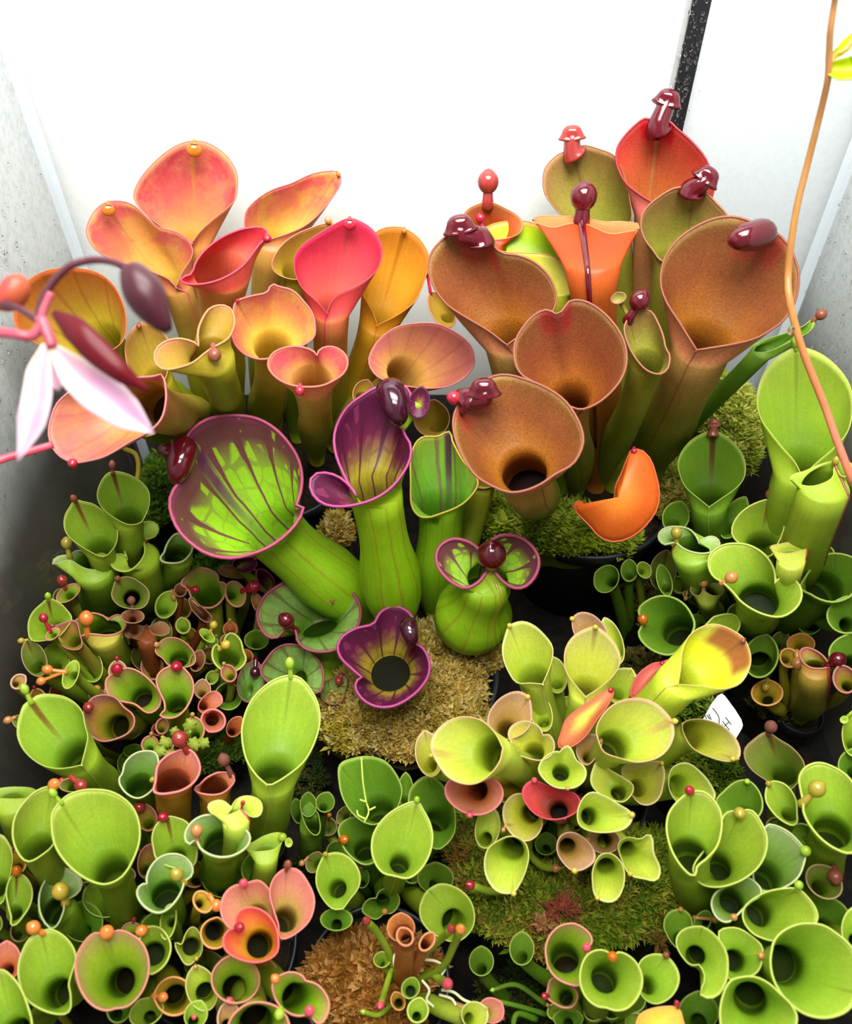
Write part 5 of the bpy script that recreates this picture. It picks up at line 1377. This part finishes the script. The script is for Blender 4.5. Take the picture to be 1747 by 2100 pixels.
P('F','orangey',(530,1990,40,30,20),z=.085,b=(470,1960))

# I : dark green low plant
P('I','dgreen',[(697,1569),(720,1557),(755,1552),(789,1562),(812,1589),(823,1617),(820,1640),(812,1658),(789,1677),(769,1690),(743,1683),(720,1663),(703,1634),(696,1603)],z=.105,f=(789,1677),th=(778,1660,28),D=.9)
P('I','green',[(855,1645),(866,1660),(881,1689),(886,1720),(878,1755),(858,1786),(835,1800),(809,1795),(786,1789),(769,1766),(763,1737),(769,1706),(792,1675),(823,1654)],z=.118,f=(809,1795,1),th=(820,1770,20),D=.9,sp=('stalk',855,1640,8,'green'),b=(800,1840),rim=2.8,keel=True)
P('I','dgreen',[(878,1592),(903,1606),(926,1643),(933,1677),(929,1712),(903,1740),(886,1737),(860,1710),(842,1670),(839,1629),(852,1606)],z=.095,f=(903,1740),th=(898,1680,25))
P('I','dgreen',[(700,1722),(695,1700),(709,1683),(737,1677),(766,1695),(780,1730),(772,1762),(752,1772),(732,1765),(709,1743)],z=.085,f=(772,1762),th=(748,1742,22),sp=('ball',706,1722,11,'amber'),rim=3)
P('I','green',[(667,1754),(697,1750),(723,1766),(737,1792),(735,1818),(715,1846),(703,1863),(683,1863),(663,1843),(650,1815),(650,1789),(657,1769)],z=.095,f=(703,1863,1),th=(692,1822,18),sp=('stalk',667,1752,7,'olive'))
P('I','dgreen',(690,1885,32,22,0),z=.085,b=(735,1810))
P('I','dgreen',[(789,1872),(772,1884),(755,1878),(743,1866),(755,1846),(772,1843,1),(778,1829),(795,1823),(815,1835),(818,1852),(803,1872)],z=.068,f=(772,1843),th=(785,1847,13),b=(775,1795),sp=('ball',789,1869,7,'tan'))
P('I','green',[(879,1825),(903,1813),(935,1821),(961,1843),(972,1875),(966,1906),(935,1930),(889,1914),(866,1889),(861,1863),(869,1838)],z=.082,f=(935,1930),th=(930,1890,24),b=(880,1850))
P('I','dgreen',(893,1800,36,30,0),z=.06)
P('I','dgreen',(832,1622,14,36,0),z=.075)
P('I','dgreen',(637,1676,38,15,70),z=.085,b=(640,1770),bz=.012,n=(0,.9),cup=.05,th=(637,1695,20))
P('I','dgreen',(632,1650,16,24,0),z=.085,b=(645,1770),bz=.012)
P('I','dgreen',(667,1645,18,20,20),z=.085,b=(655,1770),bz=.012)
P('I','dgreen',(611,1664,13,25,-12),z=.075,b=(650,1765),bz=.012)
P('I','olive',(705,1672,20,12,-60),z=.08)
P('I','olive',(645,1768,22,16,-60),z=.065,sp=('ball',619,1770,7,'tan'))
P('I','dgreen',(742,1800,14,20,0),z=.065,sp=('ball',741,1778,6,'tan'))

# M : low plant at the bottom
P('M','pg',[(1204,1945),(1213,1931),(1206,1913),(1183,1897),(1169,1895),(1147,1901),(1128,1920),(1120,1943),(1121,1963),(1126,1984),(1142,2005),(1167,2017),(1190,2018),(1197,1986),(1202,1962)],z=.105,f=(1121,1963),th=(1158,1964,28),sp=('ball',1203,1943,10,'pink'),rim=3)
P('M','green',[(1256,1962),(1270,1954),(1295,1966),(1311,1988),(1316,2014),(1307,2043),(1286,2066),(1263,2071),(1243,2065),(1224,2062),(1204,2046),(1192,2021),(1192,1988),(1204,1961),(1224,1950),(1243,1952)],z=.12,f=(1243,2065,1),th=(1240,2006,27),sp=('ball',1256,1962,12,'amber'),rim=2.8,n=(0,.2))
P('M','green',[(1364,1961),(1380,1975),(1391,1998),(1389,2021),(1375,2043),(1353,2056),(1334,2055),(1316,2039),(1308,1998),(1316,1970),(1339,1958)],z=.105,f=(1334,2055),th=(1328,2020,17),sp=('ball',1366,1959,8,'brown'),rim=2.6)
P('M','pg',[(1122,2043),(1124,2030),(1131,2009),(1156,2007),(1174,2025),(1183,2043),(1174,2062),(1156,2065),(1135,2055)],z=.09,f=(1183,2043),th=(1160,2045,14),sp=('ball',1117,2043,8,'red'),rim=3)
P('M','dgreen',(1165,2088,30,18,0),z=.07)
SH('M','orangey',[(1390,2068),(1398,2085),(1402,2140),(1300,2140),(1305,2100),(1314,2080),(1339,2069),(1366,2065)],z=.12,bulge=.4,sp=('stalk',1388,2058,7,'red'),f=(1300,2140))
P('M','dgreen',(1070,1945,24,33,0),z=.075,b=(1160,2040))
P('M','dgreen',(987,1971,24,29,0),z=.06,b=(1060,2040))
YT('M','dgreen',[(1120,2060),(1060,2020),(1010,2030)],.04,.05,6,4,'green')
YT('M','dgreen',[(1120,2080),(1050,2060),(1000,2050)],.035,.045,6,4,'green')
YT('M','dgreen',[(1100,2090),(1060,2080),(1050,2120)],.035,.05,7,5,'green')

# N : seedling in the small pot
P('N','deadO',(822,1902,27,28,0),z=.115,b=(828,2020),th=(826,1915,18),D=.4)
P('N','deadO',(830,1921,15,18,-30),z=.125,b=(830,2025),rim=3.2,th=(833,1927,10),tw=1.5)
P('N','deadO',(876,1931,12,20,35),z=.12,b=(838,2025),rim=3.2,th=(872,1938,9))
YT('N','green',[(812,2010),(800,1960),(775,1915),(751,1888)],.062,.105,7,8,'redbr')
YT('N','green',[(840,2010),(868,1960),(905,1925),(926,1905)],.062,.122,8,8,'redbr')
YT('N','green',[(845,2015),(905,1985),(930,1940),(945,1905)],.062,.125,7,9,'orange')
YT('N','green',[(815,2000),(805,1985),(790,2030),(780,2062)],.06,.085,6,7,'pink')
YT('N','green',[(850,2025),(880,1995),(905,2010),(918,2018)],.062,.09,9,10,'pink')
P('N','green',(842,2026,17,21,20),z=.095,b=(838,2030),th=(842,2032,10))
P('N','orangey',(816,2053,13,18,-20),z=.09,b=(830,2040),th=(817,2057,8))
P('N','green',(857,2072,20,24,10),z=.10,b=(842,2040),rim=2.8)
P('N','yg',(974,2082,28,26,60),z=.095,b=(860,2050),n=(.2,.4),tw=1.3,sp=('ball',998,2088,6,'tan'))
P('N','salmon',(1008,2072,26,24,50),z=.085,b=(870,2055),sp=('ball',1030,2088,5,'pink'))
P('N','green',(783,1968,16,15,0),z=.075,b=(820,2010))
YT('N','green',[(820,2040),(780,2080),(745,2075)],.06,.07,5,5,'green')

# young pitchers crowding between the big ones, each where it has room
def fill(pk, n, reg, pals, zr, sr, seed):
    rg = random.Random(seed)
    cx, cy, rx, ry = reg
    spc = ['tan', 'orange', 'olive', 'redbr', 'red', 'yellow']
    for i in range(n):
        a = 2.399963 * i + seed; q = math.sqrt((i + .5) / n)
        x = cx + rx * q * math.cos(a) + rg.uniform(-8, 8); y = cy + ry * q * math.sin(a) + rg.uniform(-8, 8)
        sz = rg.uniform(*sr)
        if any((x - m_[0]) ** 2 + (y - m_[1]) ** 2 < (.8 * r_ + .7 * sz) ** 2 for m_, r_ in MOUTHS if r_ > 14): continue
        an = rg.uniform(-60, 60); k = rg.uniform(.9, 1.35); z0 = rg.uniform(*zr); pal = rg.choice(pals); bead = rg.random() < .75; bc = rg.choice(spc)
        nn_ = (rg.uniform(-.2, .2), rg.uniform(.2, .6))
        best = None
        for att_ in range(44):
            s2 = sz * max(.55, 1 - .014 * att_)
            g_ = 3 + 1.3 * att_
            x2 = x + (rg.uniform(-g_, g_) if att_ else 0); y2 = y + (rg.uniform(-g_, g_) if att_ else 0)
            z2 = z0 + (rg.uniform(-.014, .012) if att_ else 0)
            args = dict(z=z2, n=nn_, rim=2.8)
            if att_ > 8: args['b'] = (x2, y2 + 30)      # straight down under its own mouth
            tr, bb, pts_ = P(pk, pal, (x2, y2, s2, s2 * k, an), dry=True, **args)
            hits = 0
            for k2, c2 in POTS.items():       # stay out of the neighbours' pots
                if k2 != pk and ((np.hypot(pts_[:, 0] - c2[0], pts_[:, 1] - c2[1]) < c2[2] + .0015) & (pts_[:, 2] < POT_TABLE[k2][3] + .001)).any(): hits += 4
            for o_, t_, b_ in TREES:
                if (bb[0] > b_[1]).any() or (bb[1] < b_[0]).any(): continue
                if o_ == pk: hits += 1 if tr[0].overlap(t_[0]) else 0
                else: hits += 4 if tr[1].overlap(t_[1]) else 0
            if best is None or hits < best[0]: best = (hits, x2, y2, s2, args)
            if hits == 0: break
        hits, x2, y2, s2, args = best
        r_ = math.radians(an)
        sp = ('ball', x2 + math.sin(r_) * s2 * (k + .35), y2 - math.cos(r_) * s2 * (k + .35), max(4.5, s2 * .3), bc) if bead else None
        P(pk, pal, (x2, y2, s2, s2 * k, an), sp=sp, **args)


MOUTHS.append((np.array([372.0, 1545.0]), 30.0))     # the little fern stands here
fill('E', 150, (290, 1385, 235, 170), ['pg', 'brpink', 'olive', 'green', 'orangey', 'pg', 'tan', 'deadO'], (.054, .072), (11, 20), 3)
fill('F', 120, (300, 1870, 290, 220), ['green', 'olive', 'pg', 'orangey', 'dgreen'], (.05, .075), (16, 26), 5)
fill('L', 70, (1560, 1840, 170, 230), ['dgreen', 'green', 'olive', 'dgreen'], (.05, .075), (18, 28), 7)
fill('K', 70, (1540, 1230, 180, 150), ['dgreen', 'green', 'olive', 'dgreen'], (.05, .07), (14, 22), 9)
fill('J', 50, (1190, 1570, 200, 130), ['yg', 'ygtan', 'yg', 'green'], (.07, .09), (14, 22), 11)
fill('I', 30, (760, 1740, 130, 110), ['dgreen', 'dgreen', 'olive'], (.045, .06), (14, 22), 13)
fill('M', 24, (1240, 2040, 130, 60), ['dgreen', 'green'], (.045, .06), (14, 20), 15)
fill('D', 24, (250, 1190, 110, 50), ['dgreen', 'olive', 'green'], (.055, .07), (12, 18), 17)

# ------------------------------------------------------------------ pots and moss
def potpx(px, py, r, top, label):
    p = atz(px, py, top)
    return pot(p[0], p[1], r, top, label)


POT_LABELS = {
    'A': 'tall black pot under the pink and orange hooded pitchers',
    'B': 'tall black pot under the brown-red flared pitchers',
    'C': 'black pot under the purple-netted pitcher plant, topped with pale moss',
    'D': 'narrow black pot under the small green plant beside the fogged glass',
    'E': 'black pot under the clump of tiny red-rimmed pitchers',
    'G': 'tiny black pot under the single lime-green pitcher',
    'H': 'tiny black pot under the large upright lime-green pitcher',
    'I': 'tiny black pot under the dark green low pitcher plant',
    'J': 'black pot under the fuzzy yellow-green pitcher plant',
    'K': 'black pot under the bright green bead-tipped pitcher plant',
    'O': 'tiny black pot under the small yellow and red plant',
    'L': 'black pot under the crowded green pitcher clump',
    'F': 'black pot with raised letters around its rim, beside the salmon pink pitchers',
    'M': 'black pot under the low plant of round green mouths',
    'N': 'small black pot filled with brown dried sphagnum'}
POT_OBJ = {k_: potpx(*POT_TABLE[k_], POT_LABELS[k_]) for k_ in POT_TABLE}
pF = POT_OBJ['F']

# raised letters on the rim of the pot beside the pink pitchers
fc = bpy.data.curves.new('rim_letters', 'FONT')
fc.body = 'V O L'
fc.size = .0062
fc.extrude = .0004
fo = bpy.data.objects.new('tmp_letters', fc)
COL.objects.link(fo)
dg = bpy.context.evaluated_depsgraph_get()
lm = bpy.data.meshes.new_from_object(fo.evaluated_get(dg))
bpy.data.objects.remove(fo)
lc = np.array([v.co[:] for v in lm.vertices])
lc[:, 0] -= lc[:, 0].mean(); lc[:, 1] -= lc[:, 1].mean()
pc = atz(448, 1937, .030)
R_, a0 = .039 * .957, math.radians(14)
ang = a0 - lc[:, 0] / R_
rad = R_ + lc[:, 1] * .55
lv = np.stack([pc[0] + rad * np.cos(ang), pc[1] + rad * np.sin(ang), .0303 + lc[:, 2]], 1)
mesh_obj('raised_letters', lv, [tuple(p.vertices) for p in lm.polygons], plain('rim_letter_plastic', '3a3f48', .5, .5), pF, smooth=False)

moss('pale tan and yellow sphagnum moss around the purple-netted pitcher plant', [(830, 1420, 165, 130, .052), (930, 1330, 90, 60, .050), (760, 1480, 85, 60, .048), (690, 1095, 34, 34, .072, 1)], 6500,
     ['c8ac58', 'd4bc6c', 'b89c40', 'a88834', 'dccc8c', '9c8c28', 'b8a838'], .0050, 8, .15, 3, .8, .008, basec='6c5c28')
moss('bright lime moss hanging under the brown-red pitchers', [(1130, 1085, 140, 45, .086), (1250, 1100, 60, 35, .082), (1045, 1045, 45, 45, .085)], 2600,
     ['a0b428', 'b8c438', '90a820', 'c4c84c', '7c9418'], .0065, 8, .13, 5, .5, .008, basec='4a5412')
moss('feathery yellow-green moss mound against the glass behind the red pitchers', [(1490, 880, 60, 90, .10, 1)], 1100,
     ['b8c048', 'c8cc5c', 'a0ac34', '90a028'], .0055, 8, .09, 8, .6, .03, basec='4c5414')
moss('ropy pale moss strands beside the withered orange pitcher', [(1375, 1010, 45, 60, .085, 1)], 420,
     ['c0b04c', 'b0a83c', 'd0c46c', '98982c'], .0060, 6, .12, 9, .4, .008, basec='3c3a10')
moss('green moss cushion with orange and red shoots under the yellow-green cups', [(1150, 1850, 210, 100, .048, 1), (990, 1760, 70, 110, .045, 1), (1330, 1800, 70, 110, .045, 1), (1250, 1760, 100, 60, .048, 1)], 4200,
     ['8ca024', 'a0b030', '70901c', 'b4b040', '5c7c14', '90982c', 'a88038'], .0055, 8, .12, 13, .6, .010, basec='2c3410')
moss('small patch of rusty red sphagnum heads in the green moss', [(1150, 1868, 42, 24, .055), (1115, 1900, 22, 14, .054)], 130,
     ['a86040', '984838', 'b08050', 'a87848'], .0048, 8, .16, 17, .6, .006, basec='6c3820')
moss('dark green feather moss behind the small green plant by the glass', [(330, 1010, 60, 80, .050, 1), (450, 1170, 60, 40, .045, 1)], 1000,
     ['4c7414', '5c8418', '70961c', '3c5c10'], .0045, 7, .14, 21, .7, .012, basec='182008')
moss('brown dried sphagnum filling the small black pot', [(765, 2012, 122, 100, .053)], 2200,
     ['b07830', 'c08c40', '9c6420', 'cc9c58', '8c5c1c', 'b88438'], .0060, 7, .17, 25, .6, .005, basec='5c3c14')
moss('dark green star moss around the small fern', [(430, 1545, 70, 40, .030), (330, 1545, 40, 25, .030)], 500,
     ['4c6c14', '3c5810', '647c1c'], .0045, 7, .15, 27, .6, .006, basec='10140a')
moss('olive moss on dark soil beside the orange bead-tipped cup', [(1330, 1230, 60, 60, .03, 1), (1290, 1370, 60, 40, .03, 1), (1440, 1390, 60, 40, .03, 1), (1600, 1450, 60, 30, .028, 1)], 900,
     ['5c5a20', '484818', '6c6428', '7c6c30'], .0035, 6, .2, 31, .4, .008, basec='16140a')
moss('deep green moss beside the white plant tag', [(1400, 1450, 60, 45, .05, 1), (1440, 1580, 70, 40, .042, 1), (1480, 1640, 40, 50, .036, 1)], 900,
     ['5c7c18', '48680f', '7c9424', '90a034'], .0042, 7, .14, 33, .6, .008, basec='141a08')
moss('sparse dark moss on the wet soil between the pots', [(640, 1790, 60, 40, .012), (620, 1600, 50, 60, .01), (900, 1760, 60, 40, .02), (1100, 2040, 120, 60, .015)], 900,
     ['2c3c10', '3c4c14', '4c4c1c'], .004, 6, .15, 35, .5, .006, basec='0c0d08')

# ------------------------------------------------------------------ white plant tag with handwriting
M_tag = plain('white_tag_plastic', 'f2f0ea', .35, .4)
M_ink = plain('black_ink', '18181c', .5, .3)
TC = atz(1480, 1470, .085)
tn = unit(unit(CAM - TC) + np.array([.25, 0, .1]))


def tagpt(px, py, off=0.0):
    d = ray(px, py)
    return CAM + d * (np.dot(TC - CAM, tn) / np.dot(d, tn)) + tn * off


cor = [(1480, 1422), (1487, 1428), (1507, 1455), (1520, 1476), (1523, 1487), (1521, 1494), (1509, 1514), (1478, 1535), (1455, 1532), (1432, 1512), (1434, 1488), (1458, 1444), (1472, 1426)]
fv = [tagpt(*c, .0003) for c in cor] + [tagpt(*c, -.0003) for c in cor]
n_ = len(cor)
ff = [tuple(range(n_)), tuple(range(2 * n_ - 1, n_ - 1, -1))] + [(i, i + n_, (i + 1) % n_ + n_, (i + 1) % n_) for i in range(n_)]
tg = empty('plant_tag', tagpt(1440, 1525), 'white plastic plant tag with black handwriting beside the yellow cups', 'plant tag')
mesh_obj('tag_stake', fv, ff, M_tag, tg, smooth=False)
strokes = [[(1487, 1471), (1499, 1486)], [(1481, 1479), (1495, 1497)], [(1485, 1489), (1495, 1480)], [(1480, 1485), (1481, 1487)],
           [(1461, 1452), (1468, 1461), (1474, 1472), (1474, 1484)], [(1453, 1464), (1458, 1476)], [(1449, 1466), (1455, 1475)], [(1445, 1467), (1448, 1474)]]
parts = []
for s_ in strokes:
    parts.append(tube(spline([tagpt(*p, .0004) for p in s_], 8), .00022, 6))
v_, f_ = join(parts)
mesh_obj('handwriting', v_, f_, M_ink, tg)

# ------------------------------------------------------------------ small fern
M_fern = plain('fern_leaf', 'a4b444', .5, .3, transl=.3, var=1, scale=300, hex2='94a834')
fl = empty('small_fern', atz(372, 1560, .03), 'small yellow-green fern sprig with scalloped leaflets below the red-tipped pitchers', 'fern')
ctr = atz(372, 1525, .075)
v_, f_ = tube(spline([atz(372, 1560, .03), atz(380, 1540, .055), atz(390, 1500, .085)], 8), .0006, 6)
mesh_obj('stem', v_, f_, M_fern, fl)
for (x, y, r, a) in [(390, 1488, 17, 20), (358, 1500, 11, -30), (338, 1523, 14, -60), (328, 1541, 14, -75), (398, 1526, 16, 110), (418, 1524, 14, 80), (345, 1548, 10, 230)]:
    c3 = atz(x, y, .085)
    w = depth(c3) / FPX
    d = imgdir(a); nvv = unit(CAM - c3); sd = np.cross(nvv, d)
    out = []
    for i in range(28):
        q = 2 * math.pi * i / 28
        rr = r * w * (1 + .16 * math.cos(7 * q)) * (1 - .25 * math.cos(q - math.pi) ** 8)
        out.append(c3 + (d * math.cos(q) + sd * math.sin(q) * .85) * rr + nvv * .0008 * math.cos(2 * q))
    out = np.array(out)
    V = np.vstack([out, out - nvv * .0004, [c3 + nvv * .0012], [c3 + nvv * .0008]])
    F = []
    for i in range(28):
        k = (i + 1) % 28
        F += [(i, k, 56), (28 + k, 28 + i, 57), (i, 28 + i, 28 + k, k)]
    lf = mesh_obj('leaflet', V, F, M_fern, fl)
    v_, f_ = tube([c3 - d * r * w * .9, c3 * .5 + ctr * .5], .0004, 5)
    mesh_obj('leaf_stalk', v_, f_, M_fern, lf)

# ------------------------------------------------------------------ flower spike in the air, close to the lens
def petal(name, pts, wid, ts, mat, par, cup=.35, thick=.0006):
    n = 16
    c2 = spline(pts, n)
    t = np.interp(np.linspace(0, 1, n), np.linspace(0, 1, len(ts)), ts)
    w = np.interp(np.linspace(0, 1, n), np.linspace(0, 1, len(wid)), wid)
    tg_ = np.gradient(c2, axis=0); tg_ /= np.linalg.norm(tg_, axis=1)[:, None] + 1e-9
    no = np.stack([-tg_[:, 1], tg_[:, 0]], 1)
    m = 9
    V = []
    for i in range(n):
        for j in range(m):
            s = -1 + 2 * j / (m - 1)
            p = c2[i] + no[i] * w[i] * s
            V.append(att(p[0], p[1], t[i] + cup * w[i] * t[i] / FPX * (1 - s * s) * 1.0))
    V = np.array(V)
    V2 = V + FW * thick
    F = []
    o = n * m
    for i in range(n - 1):
        for j in range(m - 1):
            a = i * m + j
            F.append((a, a + 1, a + m + 1, a + m)); F.append((o + a, o + a + m, o + a + m + 1, o + a + 1))
    for j in range(m - 1):
        F.append((j, o + j, o + j + 1, j + 1)); a = (n - 1) * m + j; F.append((a, a + 1, o + a + 1, o + a))
    for i in range(n - 1):
        a = i * m; F.append((a, a + m, o + a + m, o + a)); a = i * m + m - 1; F.append((a, o + a, o + a + m, a + m))
    uv = np.zeros((2 * o, 2)); uv[:, 0] = np.tile(np.tile(np.linspace(0, 1, m), n), 2); uv[:, 1] = np.tile(np.repeat(np.linspace(0, 1, n), m), 2)
    return mesh_obj(name, np.vstack([V, V2]), F, mat, par, None, uv)


def petal_mat(name, a, b, mid=None):
    m, nt = nmat(name)
    tc = nd(nt, 'ShaderNodeTexCoord'); s = nd(nt, 'ShaderNodeSeparateXYZ')
    nt.links.new(tc.outputs['UV'], s.inputs[0])
    col = ramp(nt, s.outputs[1], [(0, a), (.5, b), (1, b)])
    if mid:
        k = mathn(nt, 'SUBTRACT', 1.0, smooth(nt, mathn(nt, 'ABSOLUTE', mathn(nt, 'SUBTRACT', s.outputs[0], .32)), .02, .28))
        col = mixc(nt, mathn(nt, 'MULTIPLY', k, .6), col, lin(mid))
    p = nd(nt, 'ShaderNodeBsdfPrincipled'); p.inputs['Roughness'].default_value = .4
    nt.links.new(col, p.inputs['Base Color'])
    tr = nd(nt, 'ShaderNodeBsdfTranslucent'); nt.links.new(col, tr.inputs[0])
    mx = nd(nt, 'ShaderNodeMixShader'); mx.inputs[0].default_value = .5
    nt.links.new(p.outputs[0], mx.inputs[1]); nt.links.new(tr.outputs[0], mx.inputs[2])
    out = nd(nt, 'ShaderNodeOutputMaterial'); nt.links.new(mx.outputs[0], out.inputs[0])
    return m


M_pet = petal_mat('white_pink_petal', 'fbf0d8', 'f8e4ee', 'f0a8d8')
M_red = petal_mat('dark_red_tepal', '700f22', '7c0c1c')
M_mar = plain('maroon_stalk', '5c2434', .35, .5, var=1, scale=40, hex2='481824')
M_scr = plain('pink_red_stalk', 'a03448', .35, .5, var=1, scale=40, hex2='b04c5c')
fbase = np.array([XL + .008, .06, 0.0])
fl = empty('flower_spike', fbase, 'drooping pink and white flower with dark red tepals on a maroon stalk', 'flower')
T = .235
hub = (82, 668)
v_, f_ = tube(spline([fbase, fbase + np.array([.003, .02, .14]), att(-150, 760, .245), att(-60, 686, .24), att(20, 684, T), att(62, 690, T), att(80, 672, T), att(88, 640, T), att(104, 600, T)], 60), np.interp(np.linspace(0, 1, 60), [0, .8, 1], [.0018, .0013, .0011]), 10)
mesh_obj('stalk', v_, f_, M_scr, fl)
v_, f_ = tube(spline([att(x, y, q) for x, y, q in [(80, 672, T), (84, 622, T), (108, 580, T), (145, 545, T), (195, 533, T), (240, 540, T - .003), (275, 560, T - .005), (295, 580, T - .006)]], 30), np.linspace(.0011, .0010, 30), 10)
mesh_obj('stalk', v_, f_, M_mar, fl)
# closed dark bud at the end of the arch
bp = spline([att(268, 552, T - .005), att(290, 590, T - .006), att(312, 630, T - .006), att(345, 680, T - .005)], 16)
v_, f_ = tube(bp, .0012 + .0042 * np.sin(np.linspace(0.12, 1, 16) * math.pi) ** .8, 14)
mesh_obj('flower_bud', v_, f_, plain('dark_bud', '40101c', .4, .4), fl)
# second little orange bud beside the glass
bp = spline([att(-10, 622, T + .01), att(20, 610, T + .01), att(38, 582, T + .01), att(48, 566, T + .01)], 12)
v_, f_ = tube(bp, .0012 + .0030 * np.sin(np.linspace(.1, 1, 12) * math.pi), 12)
mesh_obj('flower_bud', v_, f_, plain('orange_bud', 'a84c2c', .4, .4, var=1, scale=80, hex2='a03838'), fl)
v_, f_ = tube(spline([att(-10, 622, T + .01), att(30, 628, T + .005), att(82, 660, T)], 10), .0010, 8)
mesh_obj('stalk', v_, f_, M_mar, fl)
v_, f_ = tube(spline([att(82, 650, T), att(100, 690, T), att(108, 712, T)], 8), .0016, 8)
mesh_obj('stalk', v_, f_, M_scr, fl)
# the flower
petal('petal', [(95, 705), (80, 760), (75, 810), (62, 870), (36, 945)], [8, 26, 31, 30, 2], [T, T, T, T + .004], M_pet, fl, .4)
petal('petal', [(105, 708), (150, 760), (200, 800), (262, 850), (314, 888)], [8, 36, 46, 34, 2], [T, T - .004, T - .004, T], M_pet, fl, .4)
petal('petal', [(96, 708), (105, 740), (112, 770), (118, 800)], [6, 22, 20, 4], [T + .004, T + .006, T + .008], M_pet, fl, .3)
petal('tepal', [(108, 640), (150, 672), (200, 722), (258, 772), (304, 800)], [6, 27, 29, 19, 3], [T - .004, T - .010, T - .010, T - .006], M_red, fl, -.5)
# a red stalk behind the flower
v_, f_ = tube(spline([fbase + np.array([.0, .008, .0]), att(-150, 1180, .31), att(-80, 985, .32), att(0, 944, .33), att(60, 926, .335), att(108, 912, .34)], 30), .0015, 8)
mesh_obj('stalk', v_, f_, plain('bright_red_stalk', 'd83c50', .35, .5, var=1, scale=40, hex2='e0606c'), fl)

# ------------------------------------------------------------------ long flower scape in front of the red pitchers
def scape_mat():
    m, nt = nmat('scape_red_orange')
    g = nd(nt, 'ShaderNodeNewGeometry'); s = nd(nt, 'ShaderNodeSeparateXYZ')
    nt.links.new(g.outputs['Position'], s.inputs[0])
    col = ramp(nt, s.outputs[2], [(.10, 'c05060'), (.23, 'c05c54'), (.27, 'b06c3c'), (.31, '8c5c2c'), (.40, '7c4c38')])
    n = noise(nt, 60, 3)
    col = mixc(nt, mathn(nt, 'MULTIPLY', n.outputs[0], .35), col, lin('e0a850'))
    p = nd(nt, 'ShaderNodeBsdfPrincipled'); p.inputs['Roughness'].default_value = .3
    nt.links.new(col, p.inputs['Base Color'])
    out = nd(nt, 'ShaderNodeOutputMaterial'); nt.links.new(p.outputs[0], out.inputs[0])
    return m


sp_px = [((1722, -60), .30), ((1712, 0), .31), ((1703, 60), .315), ((1700, 110), .32), ((1697, 165), .325), ((1680, 240), .335), ((1655, 340), .345), ((1635, 420), .35), ((1622, 500), .355), ((1616, 560), .36), ((1618, 610), .36), ((1632, 672), .362), ((1650, 730), .365), ((1690, 830), .37), ((1715, 900), .37), ((1747, 985), .37), ((1775, 1060), .38)]
sb = np.array([XR - .007, .10, 0.0])
sc = empty('flower_scape', sb, 'long bare red-orange stem with a lime bract, arching in front of the fogged glass', 'flower stem')
pth = [att(p[0], p[1], q) for p, q in sp_px] + [np.array([XR - .007, .15, .12]), np.array([XR - .007, .115, .05]), sb]
for q in pth: q[0] = min(q[0], XR - .006)
v_, f_ = tube(spline(pth, 90), np.linspace(.0011, .0019, 90), 12)
mesh_obj('stem', v_, f_, scape_mat(), sc)
M_br = plain('lime_bract', 'c8d80c', .4, .4, transl=.3, var=1, scale=90, hex2='b0cc10')
petal('bract', [(1696, 140), (1720, 142), (1750, 138), (1790, 120)], [10, 21, 24, 6], [.323, .318, .315], M_br, sc, .7)
petal('bract', [(1700, 116), (1718, 108), (1735, 92), (1750, 70)], [4, 9, 12, 5], [.323, .32, .32], M_br, sc, .5)
v_, f_ = tube(spline([att(1698, 150, .324), att(1712, 114, .322), att(1735, 100, .32), att(1760, 60, .32)], 10), .0009, 8)
mesh_obj('branch', v_, f_, plain('bract_stem', 'c8903c', .4, .4), sc)
dv = SPH[0] * np.array([.0016, .0016, .0021]) + att(1622, 677, .358)
mesh_obj('water_drop', dv, SPH[1], M_water, sc)

# ------------------------------------------------------------------ pale moss strands and roots lying over things
M_root = plain('pale_root', 'e4e0b0', .6, .3)
def strand(name, label, cat, lines, r, mat):
    parts = []
    for ln, z0 in lines:
        p = [atz(x, y, z0 if len(q) == 0 else q[0]) for x, y, *q in ln]
        parts.append(tube(spline(p, 6 * len(p)), r, 6))
    V, F = join(parts)
    return tag(mesh_obj(name, V, F, mat), label, cat)


strand('root_strand', 'pale dried root tangle lying beside the withered seedling', 'root', [([(835, 1945), (812, 1955), (808, 1975), (815, 1995), (832, 2010)], .08), ([(870, 1968), (895, 1972), (912, 1985), (905, 2005), (925, 2025)], .08), ([(905, 2030), (930, 2035), (950, 2050), (970, 2058)], .075), ([(900, 2040), (925, 2048), (935, 2062)], .075), ([(865, 2010), (880, 2030), (875, 2050), (890, 2065)], .075)], .0006, M_root)
strand('moss_strand', 'thin pale green moss strand hanging into the dark green pitcher', 'moss strand', [([(741, 1553, .112), (744, 1600, .106), (750, 1640, .10), (756, 1665, .098), (746, 1688, .10)], .1), ([(752, 1645, .10), (738, 1640, .102)], .1), ([(756, 1662, .099), (770, 1655, .099)], .1), ([(750, 1680, .1), (735, 1672, .1), (732, 1662, .1)], .1)], .00045, plain('pale_green_strand', 'c0d860', .5, .3))
